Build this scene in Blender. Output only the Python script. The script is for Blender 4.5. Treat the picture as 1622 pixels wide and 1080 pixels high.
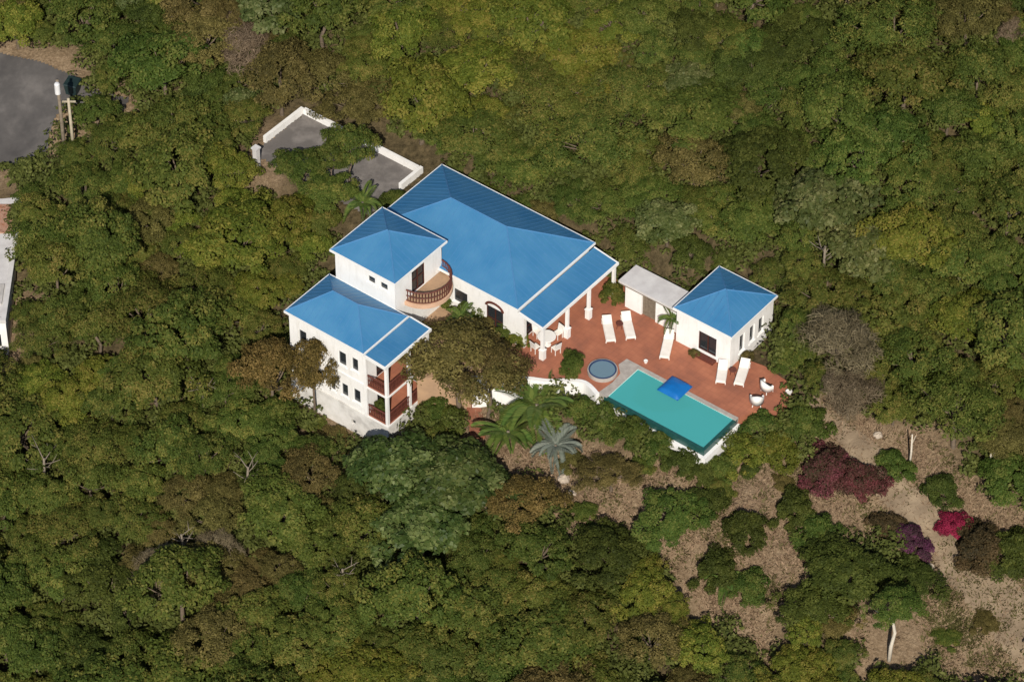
import bpy, math, random
import numpy as np
from mathutils import Vector, Matrix

for o in list(bpy.data.objects):
    bpy.data.objects.remove(o)
scn = bpy.context.scene
COL = scn.collection
R = math.radians

# ------------------------------------------------------------------ camera, sky, sun, exposure
PITCH, DIST, LENS = R(43), 244.0, 130.0
CAM = np.array([0.0, -DIST * math.cos(PITCH), DIST * math.sin(PITCH)])
cam_data = bpy.data.cameras.new('camera')
cam_data.lens = LENS; cam_data.sensor_width = 36.0; cam_data.sensor_fit = 'HORIZONTAL'
cam_data.clip_start = 1.0; cam_data.clip_end = 3000.0
cam = bpy.data.objects.new('camera', cam_data); COL.objects.link(cam)
cam.location = CAM; cam.rotation_euler = (R(90) - PITCH, 0, 0)
scn.camera = cam

SUN_EL, SUN_AZ = R(38.5), R(181)          # azimuth clockwise from +Y
world = bpy.data.worlds.new('World'); scn.world = world; world.use_nodes = True
wn = world.node_tree
sky = wn.nodes.new('ShaderNodeTexSky'); sky.sky_type = 'NISHITA'; sky.sun_disc = False
sky.sun_elevation = SUN_EL; sky.sun_rotation = SUN_AZ
wn.links.new(sky.outputs[0], wn.nodes['Background'].inputs[0])
wn.nodes['Background'].inputs[1].default_value = 0.085
sun_dir = Vector((math.sin(SUN_AZ) * math.cos(SUN_EL), math.cos(SUN_AZ) * math.cos(SUN_EL), math.sin(SUN_EL)))
sl = bpy.data.lights.new('sun', 'SUN'); sl.energy = 4.9; sl.angle = R(0.53); sl.color = (1.0, 0.93, 0.83)
so = bpy.data.objects.new('sun', sl); COL.objects.link(so)
so.rotation_euler = (-sun_dir).to_track_quat('-Z', 'Y').to_euler()
scn.view_settings.view_transform = 'Standard'; scn.view_settings.look = 'None'
scn.view_settings.exposure = 0.0; scn.view_settings.gamma = 1.0
scn.view_settings.use_curve_mapping = False
scn.cycles.max_bounces = 5; scn.cycles.diffuse_bounces = 2; scn.cycles.glossy_bounces = 2
scn.cycles.transmission_bounces = 2; scn.cycles.transparent_max_bounces = 6

# ------------------------------------------------------------------ frame helpers
F = LENS / 36.0 * 1622.0
FW = np.array([0, math.cos(PITCH), -math.sin(PITCH)]); RT = np.array([1.0, 0, 0]); UP = np.array([0, math.sin(PITCH), math.cos(PITCH)])
PHI = R(38)                                # the villa's walls run along U and V
U = np.array([math.cos(PHI), -math.sin(PHI)]); V = np.array([math.sin(PHI), math.cos(PHI)])
def W(u, v): return U * u + V * v
def ray(px, py): return FW * F + RT * (px - 811) + UP * (540 - py)
def at(px, py, z):
    d = ray(px, py); return CAM + d * ((z - CAM[2]) / d[2])
def pix(p):
    d = np.asarray(p, float) - CAM; k = F / (d @ FW)
    return 811 + k * (d @ RT), 540 - k * (d @ UP)

rng = np.random.default_rng(7)
rnd = random.Random(11)

def inpoly(x, y, poly):
    c = False; n = len(poly); j = n - 1
    for i in range(n):
        xi, yi = poly[i]; xj, yj = poly[j]
        if (yi > y) != (yj > y) and x < (xj - xi) * (y - yi) / (yj - yi) + xi: c = not c
        j = i
    return c
def polydist(x, y, poly):
    best = 1e9; n = len(poly)
    for i in range(n):
        x0, y0 = poly[i]; x1, y1 = poly[(i + 1) % n]
        dx, dy = x1 - x0, y1 - y0
        t = max(0, min(1, ((x - x0) * dx + (y - y0) * dy) / (dx * dx + dy * dy + 1e-12)))
        best = min(best, math.hypot(x - x0 - t * dx, y - y0 - t * dy))
    return best

# ------------------------------------------------------------------ terrain height
PATIO = [(0.5, -3.9), (1.5, -3.15), (2.9, -2.1), (4.2, -1.4), (5.0, -.7), (6.2, -.05), (7.55, -.4), (7.55, 3.3), (16.0, 3.3),
         (16.4, 4.4), (17.0, 4.75), (17.6, 5.5), (17.7, 6.2), (17.4, 7.2), (16.4, 8.05), (14.5, 8.3), (13.3, 8.1), (12.6, 7.5), (12.6, 11.3),
         (8.6, 11.3), (8.6, 9.2), (0.5, 9.2)]
PAD = [(-12.1, 8.0), (-12.1, -4.6), (-11.4, -9.2), (-3.1, -9.3), (-3.0, -6.3), (0, -4.3), (2.9, -2.1), (5.0, -.7), (8.0, -.5), (16.1, -.5),
       (16.1, 3.2), (17.0, 4.6), (17.8, 6.0), (17.4, 7.4), (14.5, 8.4), (13.1, 11.7), (8.3, 11.7), (8.0, 9.3), (0.5, 8.6)]
COURT = [(-25.4, 2.5), (-25.4, 8.8), (-14.2, 8.8), (-14.2, 2.5)]
def sm(t): t = max(0.0, min(1.0, t)); return t * t * (3 - 2 * t)
def base_h(x, y):
    u = x * U[0] + y * U[1]; v = x * V[0] + y * V[1]
    vv = v - 4.0
    if vv > 40: vv = 40 + (vv - 40) * 0.3
    h = 0.33 * vv
    if u > 12: h -= 0.20 * (u - 12) if u < 60 else 0.20 * 48
    h += 0.35 * math.sin(x * .21 + 1.3) * math.cos(y * .17) + 0.2 * math.sin(x * .47 + y * .39) + .1 * math.sin(x * 1.1 - y * .8)
    return h
def terrain(x, y):
    h = base_h(x, y)
    u = x * U[0] + y * U[1]; v = x * V[0] + y * V[1]
    if -29 < u < 24 and -14 < v < 16:
        for poly, z in ((PAD, None), (COURT, 1.0)):
            d = polydist(u, v, poly)
            if inpoly(u, v, poly): d = -d
            if d < 2.5:
                k = sm(1 - max(d, 0) / 2.5)
                if z is None:
                    if v < -4.3 and u < -2.8: t = min(h, -4.9)
                    else: t = min(h, -0.35)
                    h = h * (1 - k) + t * k
                else: h = h * (1 - k) + z * k
    return h
def ground_at(px, py, dz=0.0):
    d = ray(px, py); lo, hi = 0.025, 0.075          # along the view ray
    for _ in range(46):
        m = (lo + hi) / 2; p = CAM + d * m
        if p[2] - terrain(p[0], p[1]) - dz > 0: lo = m
        else: hi = m
    return CAM + d * lo

# ------------------------------------------------------------------ materials
def nodes_of(name):
    m = bpy.data.materials.new(name); m.use_nodes = True
    return m, m.node_tree, m.node_tree.nodes['Principled BSDF']
def surf(name, c1, c2=None, scale=3.0, rough=0.7, bump=0.0, bscale=40.0, spec=0.3, detail=5.0, metal=0.0, c3=None):
    m, nt, b = nodes_of(name)
    b.inputs['Roughness'].default_value = rough; b.inputs['Specular IOR Level'].default_value = spec
    b.inputs['Metallic'].default_value = metal
    tc = nt.nodes.new('ShaderNodeTexCoord')
    if c2 is None: c2 = tuple(x * .88 for x in c1)
    n = nt.nodes.new('ShaderNodeTexNoise'); n.inputs['Scale'].default_value = scale; n.inputs['Detail'].default_value = detail
    n.inputs['Roughness'].default_value = 0.62
    nt.links.new(tc.outputs['Object'], n.inputs['Vector'])
    r = nt.nodes.new('ShaderNodeValToRGB')
    r.color_ramp.elements[0].position = .34; r.color_ramp.elements[1].position = .66
    r.color_ramp.elements[0].color = (*c1, 1); r.color_ramp.elements[1].color = (*c2, 1)
    if c3: e = r.color_ramp.elements.new(.5); e.color = (*c3, 1)
    nt.links.new(n.outputs['Fac'], r.inputs[0]); nt.links.new(r.outputs[0], b.inputs['Base Color'])
    if bump:
        n2 = nt.nodes.new('ShaderNodeTexNoise'); n2.inputs['Scale'].default_value = bscale; n2.inputs['Detail'].default_value = 4
        nt.links.new(tc.outputs['Object'], n2.inputs['Vector'])
        bp = nt.nodes.new('ShaderNodeBump'); bp.inputs['Strength'].default_value = bump; bp.inputs['Distance'].default_value = .05
        nt.links.new(n2.outputs['Fac'], bp.inputs['Height']); nt.links.new(bp.outputs[0], b.inputs['Normal'])
    return m
LEAF = {'dry_grass': 1.0, 'palm_leaf': 1.0, 'silver_palm_leaf': .8, 'red_bract': 1.0, 'glossy_leaf': .95, 'pale_broad_leaf': .8}
def leafmat(name, a, b_, c, rough=.65, spec=.12, trans=.22, var=.14):
    k = LEAF.get(name, .91); a, b_, c = (tuple(q * k for q in t_) for t_ in (a, b_, c))
    m, nt, p = nodes_of(name)
    at_ = nt.nodes.new('ShaderNodeAttribute'); at_.attribute_name = 'tone'
    r = nt.nodes.new('ShaderNodeValToRGB'); els = r.color_ramp.elements
    els[0].position = 0; els[0].color = (*a, 1); els[1].position = 1; els[1].color = (*c, 1)
    e = els.new(.5); e.color = (*b_, 1)
    nt.links.new(at_.outputs['Fac'], r.inputs[0])
    oi = nt.nodes.new('ShaderNodeObjectInfo')
    hs = nt.nodes.new('ShaderNodeHueSaturation')
    mr = nt.nodes.new('ShaderNodeMapRange'); mr.inputs[3].default_value = 1 - var; mr.inputs[4].default_value = 1 + var
    nt.links.new(oi.outputs['Random'], mr.inputs[0]); nt.links.new(mr.outputs[0], hs.inputs['Value'])
    mul = nt.nodes.new('ShaderNodeMath'); mul.operation = 'MULTIPLY'; mul.inputs[1].default_value = 7.31
    fr = nt.nodes.new('ShaderNodeMath'); fr.operation = 'FRACT'
    nt.links.new(oi.outputs['Random'], mul.inputs[0]); nt.links.new(mul.outputs[0], fr.inputs[0])
    mh = nt.nodes.new('ShaderNodeMapRange'); mh.inputs[3].default_value = .482; mh.inputs[4].default_value = .515
    nt.links.new(fr.outputs[0], mh.inputs[0]); nt.links.new(mh.outputs[0], hs.inputs['Hue'])
    nt.links.new(r.outputs[0], hs.inputs['Color'])
    nt.links.new(hs.outputs[0], p.inputs['Base Color'])
    p.inputs['Roughness'].default_value = rough; p.inputs['Specular IOR Level'].default_value = spec
    t = nt.nodes.new('ShaderNodeBsdfTranslucent'); nt.links.new(hs.outputs[0], t.inputs[0])
    mx = nt.nodes.new('ShaderNodeMixShader'); mx.inputs[0].default_value = trans
    nt.links.new(p.outputs[0], mx.inputs[1]); nt.links.new(t.outputs[0], mx.inputs[2])
    nt.links.new(mx.outputs[0], nt.nodes['Material Output'].inputs[0])
    return m

M = {}
M['white'] = surf('white_stucco', (.85, .84, .82), (.77, .76, .73), .55, .8, .12, 30)
def streaked(m, dark, amount):
    nt = m.node_tree; b = nt.nodes['Principled BSDF']; src = b.inputs['Base Color'].links[0].from_socket
    tc = nt.nodes.new('ShaderNodeTexCoord'); mp = nt.nodes.new('ShaderNodeMapping'); mp.inputs['Scale'].default_value = (2.0, 2.0, .4)
    n = nt.nodes.new('ShaderNodeTexNoise'); n.inputs['Scale'].default_value = 1.6; n.inputs['Detail'].default_value = 6; n.inputs['Roughness'].default_value = .7
    nt.links.new(tc.outputs['Object'], mp.inputs[0]); nt.links.new(mp.outputs[0], n.inputs['Vector'])
    mr = nt.nodes.new('ShaderNodeMapRange'); mr.inputs[1].default_value = .5; mr.inputs[2].default_value = .8; mr.inputs[4].default_value = amount
    nt.links.new(n.outputs['Fac'], mr.inputs[0])
    mx = nt.nodes.new('ShaderNodeMix'); mx.data_type = 'RGBA'; nt.links.new(mr.outputs[0], mx.inputs[0]); nt.links.new(src, mx.inputs[6]); mx.inputs[7].default_value = (*dark, 1)
    nt.links.new(mx.outputs[2], b.inputs['Base Color']); return m
streaked(M['white'], (.50, .46, .40), .45)
M['trim'] = surf('white_trim', (.82, .82, .80), (.75, .75, .73), 2, .5)
M['plinth'] = surf('weathered_plinth', (.76, .74, .71), (.52, .50, .47), .9, .85, .2, 22, c3=(.68, .66, .62)); PL = M['plinth']
M['conc'] = surf('grey_concrete', (.50, .47, .44), (.36, .34, .32), 1.4, .85, .2, 20)
M['paleconc'] = surf('pale_concrete', (.60, .585, .57), (.50, .48, .47), 1.6, .85, .15, 20)
M['terr'] = surf('terracotta_paving', (.41, .155, .086), (.27, .105, .065), .6, .8, .1, 12, c3=(.345, .126, .072), detail=9)
def jointed(m, size, dark, amount):
    nt = m.node_tree; b = nt.nodes['Principled BSDF']; src = b.inputs['Base Color'].links[0].from_socket
    tc = nt.nodes.new('ShaderNodeTexCoord'); br = nt.nodes.new('ShaderNodeTexBrick'); br.offset = 0.0
    br.inputs['Scale'].default_value = 1.0; br.inputs['Brick Width'].default_value = size; br.inputs['Row Height'].default_value = size; br.inputs['Mortar Size'].default_value = .018
    br.inputs['Color1'].default_value = (1, 1, 1, 1); br.inputs['Color2'].default_value = (.80, .80, .80, 1); br.inputs['Mortar'].default_value = (*dark, 1); br.inputs['Bias'].default_value = -.2
    nt.links.new(tc.outputs['Object'], br.inputs['Vector'])
    mx = nt.nodes.new('ShaderNodeMix'); mx.data_type = 'RGBA'; mx.blend_type = 'MULTIPLY'; mx.inputs[0].default_value = amount
    nt.links.new(src, mx.inputs[6]); nt.links.new(br.outputs[0], mx.inputs[7]); nt.links.new(mx.outputs[2], b.inputs['Base Color'])
jointed(M['terr'], .42, (.6, .65, .66), .42)
M['tan'] = surf('tan_paving', (.42, .27, .16), (.32, .21, .13), 1.2, .85, .15, 14)
M['peach'] = surf('peach_masonry', (.62, .40, .27), (.52, .34, .23), 2, .8)
M['brown'] = surf('dark_red_wood', (.085, .026, .018), (.055, .018, .013), 6, .55)
M['redwood'] = surf('redwood_rail', (.14, .042, .028), (.09, .028, .02), 6, .6)
M['steps'] = surf('brick_red_steps', (.27, .105, .06), (.2, .08, .05), 3, .8, .2)
M['asph'] = surf('worn_asphalt', (.13, .118, .11), (.22, .20, .184), .55, .9, .35, 26, c3=(.14, .127, .118), detail=12)
M['roadtar'] = surf('dark_road_tar', (.062, .058, .056), (.125, .115, .108), .5, .9, .35, 26, c3=(.085, .079, .075), detail=12)
M['stone'] = surf('grey_stone', (.30, .27, .24), (.42, .38, .34), 2.5, .85, .3, 14)
M['darktile'] = surf('dark_teal_tile', (.012, .06, .055), (.02, .08, .07), 4, .25, spec=.5)
M['pooltile'] = surf('rippled_aqua_plaster', (.72, .92, .88), (.46, .76, .75), .6, .6, detail=10)  # light and dark of water ripple put into the plaster colour
M['spatile'] = surf('spa_plaster', (.75, .85, .86), (.45, .62, .70), 3, .5)
M['navy'] = surf('navy_tile', (.025, .045, .11), (.04, .06, .13), 5, .3)
M['bluemat'] = surf('blue_vinyl', (.004, .125, .40), (.004, .11, .35), 3, .5)
M['plastic'] = surf('white_plastic', (.80, .78, .74), (.74, .72, .68), 4, .45)
M['cushion'] = surf('cream_cushion', (.80, .75, .68), (.72, .67, .6), 3, .85)
M['dark'] = surf('dark_fabric', (.035, .03, .03), (.05, .04, .04), 4, .8)
M['woodpole'] = surf('weathered_pole', (.22, .18, .13), (.14, .11, .08), 4, .85)
M['palepole'] = surf('pale_pole', (.42, .37, .27), (.32, .28, .2), 4, .8)
M['grey'] = surf('pale_grey_metal', (.70, .70, .70), (.6, .6, .6), 3, .4)
M['bin_teal'] = surf('dark_teal_plastic', (.012, .025, .026), (.018, .034, .034), 4, .5)
M['bin_red'] = surf('dark_red_plastic', (.10, .018, .016), (.07, .014, .012), 4, .5)
M['bark'] = surf('brown_bark', (.16, .12, .085), (.09, .07, .05), 5, .9, .3, 20)
M['palebark'] = surf('pale_bark', (.62, .56, .46), (.48, .43, .35), 4, .8, .2, 14)
M['greybark'] = surf('grey_bark', (.22, .185, .14), (.15, .125, .095), 5, .9, .2)
M['rooftile'] = surf('rust_red_roofing', (.30, .12, .065), (.20, .085, .05), 2.2, .85, .2, 14, c3=(.40, .24, .17))
M['pot'] = surf('terracotta_pot', (.34, .15, .08), (.28, .12, .07), 4, .8)
M['rock'] = surf('pale_rock', (.50, .42, .33), (.33, .27, .21), 2, .9, .5, 8)

def roof_material():
    m, nt, b = nodes_of('blue_metal_roof')
    tc = nt.nodes.new('ShaderNodeTexCoord')
    n = nt.nodes.new('ShaderNodeTexNoise'); n.inputs['Scale'].default_value = .5; n.inputs['Detail'].default_value = 7
    nt.links.new(tc.outputs['Object'], n.inputs['Vector'])
    r = nt.nodes.new('ShaderNodeValToRGB'); e = r.color_ramp.elements
    e[0].position = .3; e[1].position = .72
    e[0].color = (.030, .158, .325, 1); e[1].color = (.056, .200, .365, 1)
    nt.links.new(n.outputs['Fac'], r.inputs[0])
    # fine rust-grey specks of weather
    s = nt.nodes.new('ShaderNodeTexNoise'); s.inputs['Scale'].default_value = 3.2; s.inputs['Detail'].default_value = 8; s.inputs['Roughness'].default_value = .75
    nt.links.new(tc.outputs['Object'], s.inputs['Vector'])
    mr = nt.nodes.new('ShaderNodeMapRange'); mr.inputs[1].default_value = .56; mr.inputs[2].default_value = .75; mr.inputs[4].default_value = .35
    nt.links.new(s.outputs['Fac'], mr.inputs[0])
    mix = nt.nodes.new('ShaderNodeMix'); mix.data_type = 'RGBA'
    nt.links.new(mr.outputs[0], mix.inputs[0]); nt.links.new(r.outputs[0], mix.inputs[6]); mix.inputs[7].default_value = (.13, .25, .38, 1)
    nt.links.new(mix.outputs[2], b.inputs['Base Color'])
    b.inputs['Roughness'].default_value = .55; b.inputs['Specular IOR Level'].default_value = .5
    return m
M['roof'] = roof_material()
M['cap'] = surf('blue_ridge_metal', (.055, .185, .37), (.07, .20, .39), 2, .55)

def glass_material():
    m, nt, b = nodes_of('dark_window_glass')
    b.inputs['Base Color'].default_value = (.022, .026, .03, 1); b.inputs['Roughness'].default_value = .08
    b.inputs['Specular IOR Level'].default_value = .6
    return m
M['glass'] = glass_material()

def water_material(name, tint, ripple, body, share):
    m, nt, b = nodes_of(name)
    nt.nodes.remove(b)
    t = nt.nodes.new('ShaderNodeBsdfTransparent'); t.inputs[0].default_value = (*tint, 1)
    d = nt.nodes.new('ShaderNodeBsdfDiffuse'); d.inputs[0].default_value = (tint[0] * body[0], tint[1] * body[1], tint[2] * body[2], 1)
    mx0 = nt.nodes.new('ShaderNodeMixShader'); mx0.inputs[0].default_value = share
    nt.links.new(t.outputs[0], mx0.inputs[1]); nt.links.new(d.outputs[0], mx0.inputs[2])
    g = nt.nodes.new('ShaderNodeBsdfGlossy'); g.inputs['Roughness'].default_value = .06
    fr = nt.nodes.new('ShaderNodeFresnel'); fr.inputs[0].default_value = 1.33
    tc = nt.nodes.new('ShaderNodeTexCoord')
    n = nt.nodes.new('ShaderNodeTexNoise'); n.inputs['Scale'].default_value = ripple; n.inputs['Detail'].default_value = 3
    nt.links.new(tc.outputs['Object'], n.inputs['Vector'])
    bp = nt.nodes.new('ShaderNodeBump'); bp.inputs['Strength'].default_value = .25; bp.inputs['Distance'].default_value = .06
    nt.links.new(n.outputs['Fac'], bp.inputs['Height'])
    nt.links.new(bp.outputs[0], g.inputs['Normal']); nt.links.new(bp.outputs[0], fr.inputs['Normal'])
    mx = nt.nodes.new('ShaderNodeMixShader')
    nt.links.new(fr.outputs[0], mx.inputs[0]); nt.links.new(mx0.outputs[0], mx.inputs[1]); nt.links.new(g.outputs[0], mx.inputs[2])
    nt.links.new(mx.outputs[0], nt.nodes['Material Output'].inputs[0])
    return m
M['water'] = water_material('pool_water', (.50, .96, .97), 3.0, (.22, .62, .60), .55)
M['spawater'] = water_material('spa_water', (.75, .90, .97), 5.0, (.36, .46, .52), .5)

# foliage tones (leaf colour from dark to light within one crown)
M['olive'] = leafmat('olive_leaf', (.050, .072, .012), (.094, .118, .021), (.190, .168, .040))
M['yellow'] = leafmat('yellow_green_leaf', (.070, .094, .012), (.126, .146, .020), (.230, .202, .040))
M['green'] = leafmat('mid_green_leaf', (.042, .066, .011), (.078, .110, .019), (.152, .156, .036))
M['deep'] = leafmat('deep_green_leaf', (.034, .047, .009), (.056, .075, .013), (.098, .114, .024))
M['brown'+'leaf'] = leafmat('brown_tinged_leaf', (.070, .062, .018), (.122, .104, .029), (.205, .168, .055))
M['rust'] = leafmat('rusty_leaf', (.080, .062, .018), (.140, .102, .028), (.24, .165, .055))
M['gloss'] = leafmat('glossy_leaf', (.030, .050, .011), (.058, .082, .019), (.135, .155, .050), rough=.5, spec=.16, trans=.12, var=.12)
M['paleleaf'] = leafmat('pale_broad_leaf', (.055, .074, .018), (.098, .118, .034), (.185, .188, .072), rough=.55, spec=.15, trans=.15)
M['twig'] = leafmat('bare_twig', (.085, .066, .038), (.145, .112, .066), (.22, .175, .108), trans=.02)
M['maroon'] = leafmat('maroon_bract', (.046, .036, .018), (.098, .034, .034), (.15, .042, .055), var=.1)
M['purple'] = leafmat('purple_bract', (.046, .030, .028), (.092, .028, .055), (.145, .04, .09), var=.1)
M['red'] = leafmat('red_bract', (.09, .012, .014), (.21, .014, .026), (.32, .026, .045), var=.1)
M['darkbrown'] = leafmat('dark_brown_leaf', (.035, .030, .014), (.075, .055, .022), (.115, .08, .035), var=.1)
M['palm'] = leafmat('palm_leaf', (.055, .10, .020), (.095, .15, .030), (.17, .21, .05), rough=.4, spec=.45)
M['silver'] = leafmat('silver_palm_leaf', (.13, .16, .13), (.22, .25, .20), (.34, .36, .29), rough=.5)
M['grass'] = leafmat('dry_grass', (.15, .105, .058), (.25, .178, .105), (.40, .30, .185), trans=.15)
M['greengrass'] = leafmat('green_ground_cover', (.07, .07, .022), (.105, .105, .032), (.16, .15, .055))
M['litter'] = leafmat('undergrowth_leaf', (.055, .066, .016), (.095, .108, .025), (.15, .155, .042))

def ground_material():
    m, nt, b = nodes_of('dry_hillside_soil')
    tc = nt.nodes.new('ShaderNodeTexCoord')
    def noise(s, d=8, r=.65):
        n = nt.nodes.new('ShaderNodeTexNoise'); n.inputs['Scale'].default_value = s; n.inputs['Detail'].default_value = d; n.inputs['Roughness'].default_value = r
        nt.links.new(tc.outputs['Object'], n.inputs['Vector']); return n
    def ramp(fac, cols, pos):
        r = nt.nodes.new('ShaderNodeValToRGB'); e = r.color_ramp.elements
        e[0].position, e[1].position = pos[0], pos[-1]; e[0].color = (*cols[0], 1); e[1].color = (*cols[-1], 1)
        for c, q in zip(cols[1:-1], pos[1:-1]): x = e.new(q); x.color = (*c, 1)
        nt.links.new(fac, r.inputs[0]); return r
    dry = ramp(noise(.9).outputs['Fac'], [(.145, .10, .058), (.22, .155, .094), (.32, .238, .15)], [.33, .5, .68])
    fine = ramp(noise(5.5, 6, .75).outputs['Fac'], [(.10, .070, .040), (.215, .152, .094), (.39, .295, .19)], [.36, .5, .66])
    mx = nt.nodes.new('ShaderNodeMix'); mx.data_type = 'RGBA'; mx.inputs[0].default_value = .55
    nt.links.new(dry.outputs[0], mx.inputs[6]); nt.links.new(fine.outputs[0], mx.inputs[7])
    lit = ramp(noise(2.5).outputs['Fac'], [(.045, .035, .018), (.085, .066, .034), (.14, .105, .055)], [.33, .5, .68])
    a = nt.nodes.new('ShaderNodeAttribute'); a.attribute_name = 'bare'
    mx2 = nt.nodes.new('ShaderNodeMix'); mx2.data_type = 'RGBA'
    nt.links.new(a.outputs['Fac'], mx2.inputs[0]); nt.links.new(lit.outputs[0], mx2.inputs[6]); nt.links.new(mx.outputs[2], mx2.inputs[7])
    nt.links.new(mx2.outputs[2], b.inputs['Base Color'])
    b.inputs['Roughness'].default_value = .95; b.inputs['Specular IOR Level'].default_value = .1
    bp = nt.nodes.new('ShaderNodeBump'); bp.inputs['Strength'].default_value = .8; bp.inputs['Distance'].default_value = .25
    nt.links.new(noise(3.0, 9, .7).outputs['Fac'], bp.inputs['Height']); nt.links.new(bp.outputs[0], b.inputs['Normal'])
    return m
M['ground'] = ground_material()

# ------------------------------------------------------------------ object helpers
class MB:
    def __init__(s): s.v = []; s.f = []
    def add(s, vs, fs):
        k = len(s.v); s.v += [tuple(map(float, p)) for p in vs]; s.f += [tuple(i + k for i in f) for f in fs]; return s
    def box(s, x0, x1, y0, y1, z0, z1):
        if x0 > x1: x0, x1 = x1, x0
        if y0 > y1: y0, y1 = y1, y0
        if z0 > z1: z0, z1 = z1, z0
        return s.add([(x0, y0, z0), (x1, y0, z0), (x1, y1, z0), (x0, y1, z0), (x0, y0, z1), (x1, y0, z1), (x1, y1, z1), (x0, y1, z1)],
                     [(0, 3, 2, 1), (4, 5, 6, 7), (0, 1, 5, 4), (1, 2, 6, 5), (2, 3, 7, 6), (3, 0, 4, 7)])
    def prism(s, poly, z0, z1):
        n = len(poly); zb = z0 if callable(z0) else (lambda x, y: z0)
        a = sum(poly[i][0] * poly[(i + 1) % n][1] - poly[(i + 1) % n][0] * poly[i][1] for i in range(n))
        if a < 0: poly = poly[::-1]
        return s.add([(x, y, zb(x, y)) for x, y in poly] + [(x, y, z1) for x, y in poly],
                     [tuple(range(n - 1, -1, -1)), tuple(range(n, 2 * n))] + [(i, (i + 1) % n, n + (i + 1) % n, n + i) for i in range(n)])
    def tube(s, pts, rads, n=8):
        pts = [Vector(p) for p in pts]; rings = []; k = len(s.v)
        if not hasattr(rads, '__len__'): rads = [rads] * len(pts)
        for i, p in enumerate(pts):
            t = (pts[min(i + 1, len(pts) - 1)] - pts[max(i - 1, 0)]).normalized()
            a = t.orthogonal().normalized() if i == 0 else (rings_a - t * rings_a.dot(t)).normalized()
            rings_a = a; b = t.cross(a)
            for j in range(n):
                q = p + (a * math.cos(2 * math.pi * j / n) + b * math.sin(2 * math.pi * j / n)) * rads[i]
                s.v.append(tuple(q))
        for i in range(len(pts) - 1):
            for j in range(n):
                s.f.append((k + i * n + j, k + i * n + (j + 1) % n, k + (i + 1) * n + (j + 1) % n, k + (i + 1) * n + j))
        s.f.append(tuple(k + j for j in range(n - 1, -1, -1))); s.f.append(tuple(k + (len(pts) - 1) * n + j for j in range(n)))
        return s
    def lathe(s, prof, n=20, cx=0, cy=0):
        k = len(s.v)
        for r, z in prof:
            for j in range(n): s.v.append((cx + r * math.cos(2 * math.pi * j / n), cy + r * math.sin(2 * math.pi * j / n), z))
        for i in range(len(prof) - 1):
            for j in range(n): s.f.append((k + i * n + j, k + i * n + (j + 1) % n, k + (i + 1) * n + (j + 1) % n, k + (i + 1) * n + j))
        s.f.append(tuple(k + j for j in range(n - 1, -1, -1))); s.f.append(tuple(k + (len(prof) - 1) * n + j for j in range(n)))
        return s
    def mesh(s, name, mat, smooth=False):
        me = bpy.data.meshes.new(name); me.from_pydata(s.v, [], s.f); me.validate()
        if mat is not None: me.materials.append(mat)
        if smooth: me.polygons.foreach_set('use_smooth', [True] * len(me.polygons))
        me.update(); return me
    def build(s, name, mat, parent=None, smooth=False, bevel=0.0):
        o = bpy.data.objects.new(name, s.mesh(name, mat, smooth)); COL.objects.link(o)
        if parent is not None: o.parent = parent
        if bevel:
            b = o.modifiers.new('bevel', 'BEVEL'); b.width = bevel; b.segments = 2; b.limit_method = 'ANGLE'
        return o
def tag(o, label=None, cat=None, group=None, kind=None):
    if label: o['label'] = label
    if cat: o['category'] = cat
    if group: o['group'] = group
    if kind: o['kind'] = kind
    return o
def empty(name, loc=(0, 0, 0), rz=0.0, scale=None):
    o = bpy.data.objects.new(name, None); COL.objects.link(o); o.empty_display_size = .3
    o.location = loc; o.rotation_euler = (0, 0, rz)
    if scale is not None: o.scale = scale
    return o
def inst(name, mesh, parent, mat=None, loc=(0, 0, 0), rot=(0, 0, 0), scale=(1, 1, 1)):
    o = bpy.data.objects.new(name, mesh); COL.objects.link(o); o.parent = parent
    o.location = loc; o.rotation_euler = rot; o.scale = scale
    if mat is not None and len(o.material_slots):
        o.material_slots[0].link = 'OBJECT'; o.material_slots[0].material = mat
    return o
HR = -PHI                                   # rotation of anything square to the villa
def hpos(u, v, z=0.0): p = W(u, v); return (p[0], p[1], z)

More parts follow.
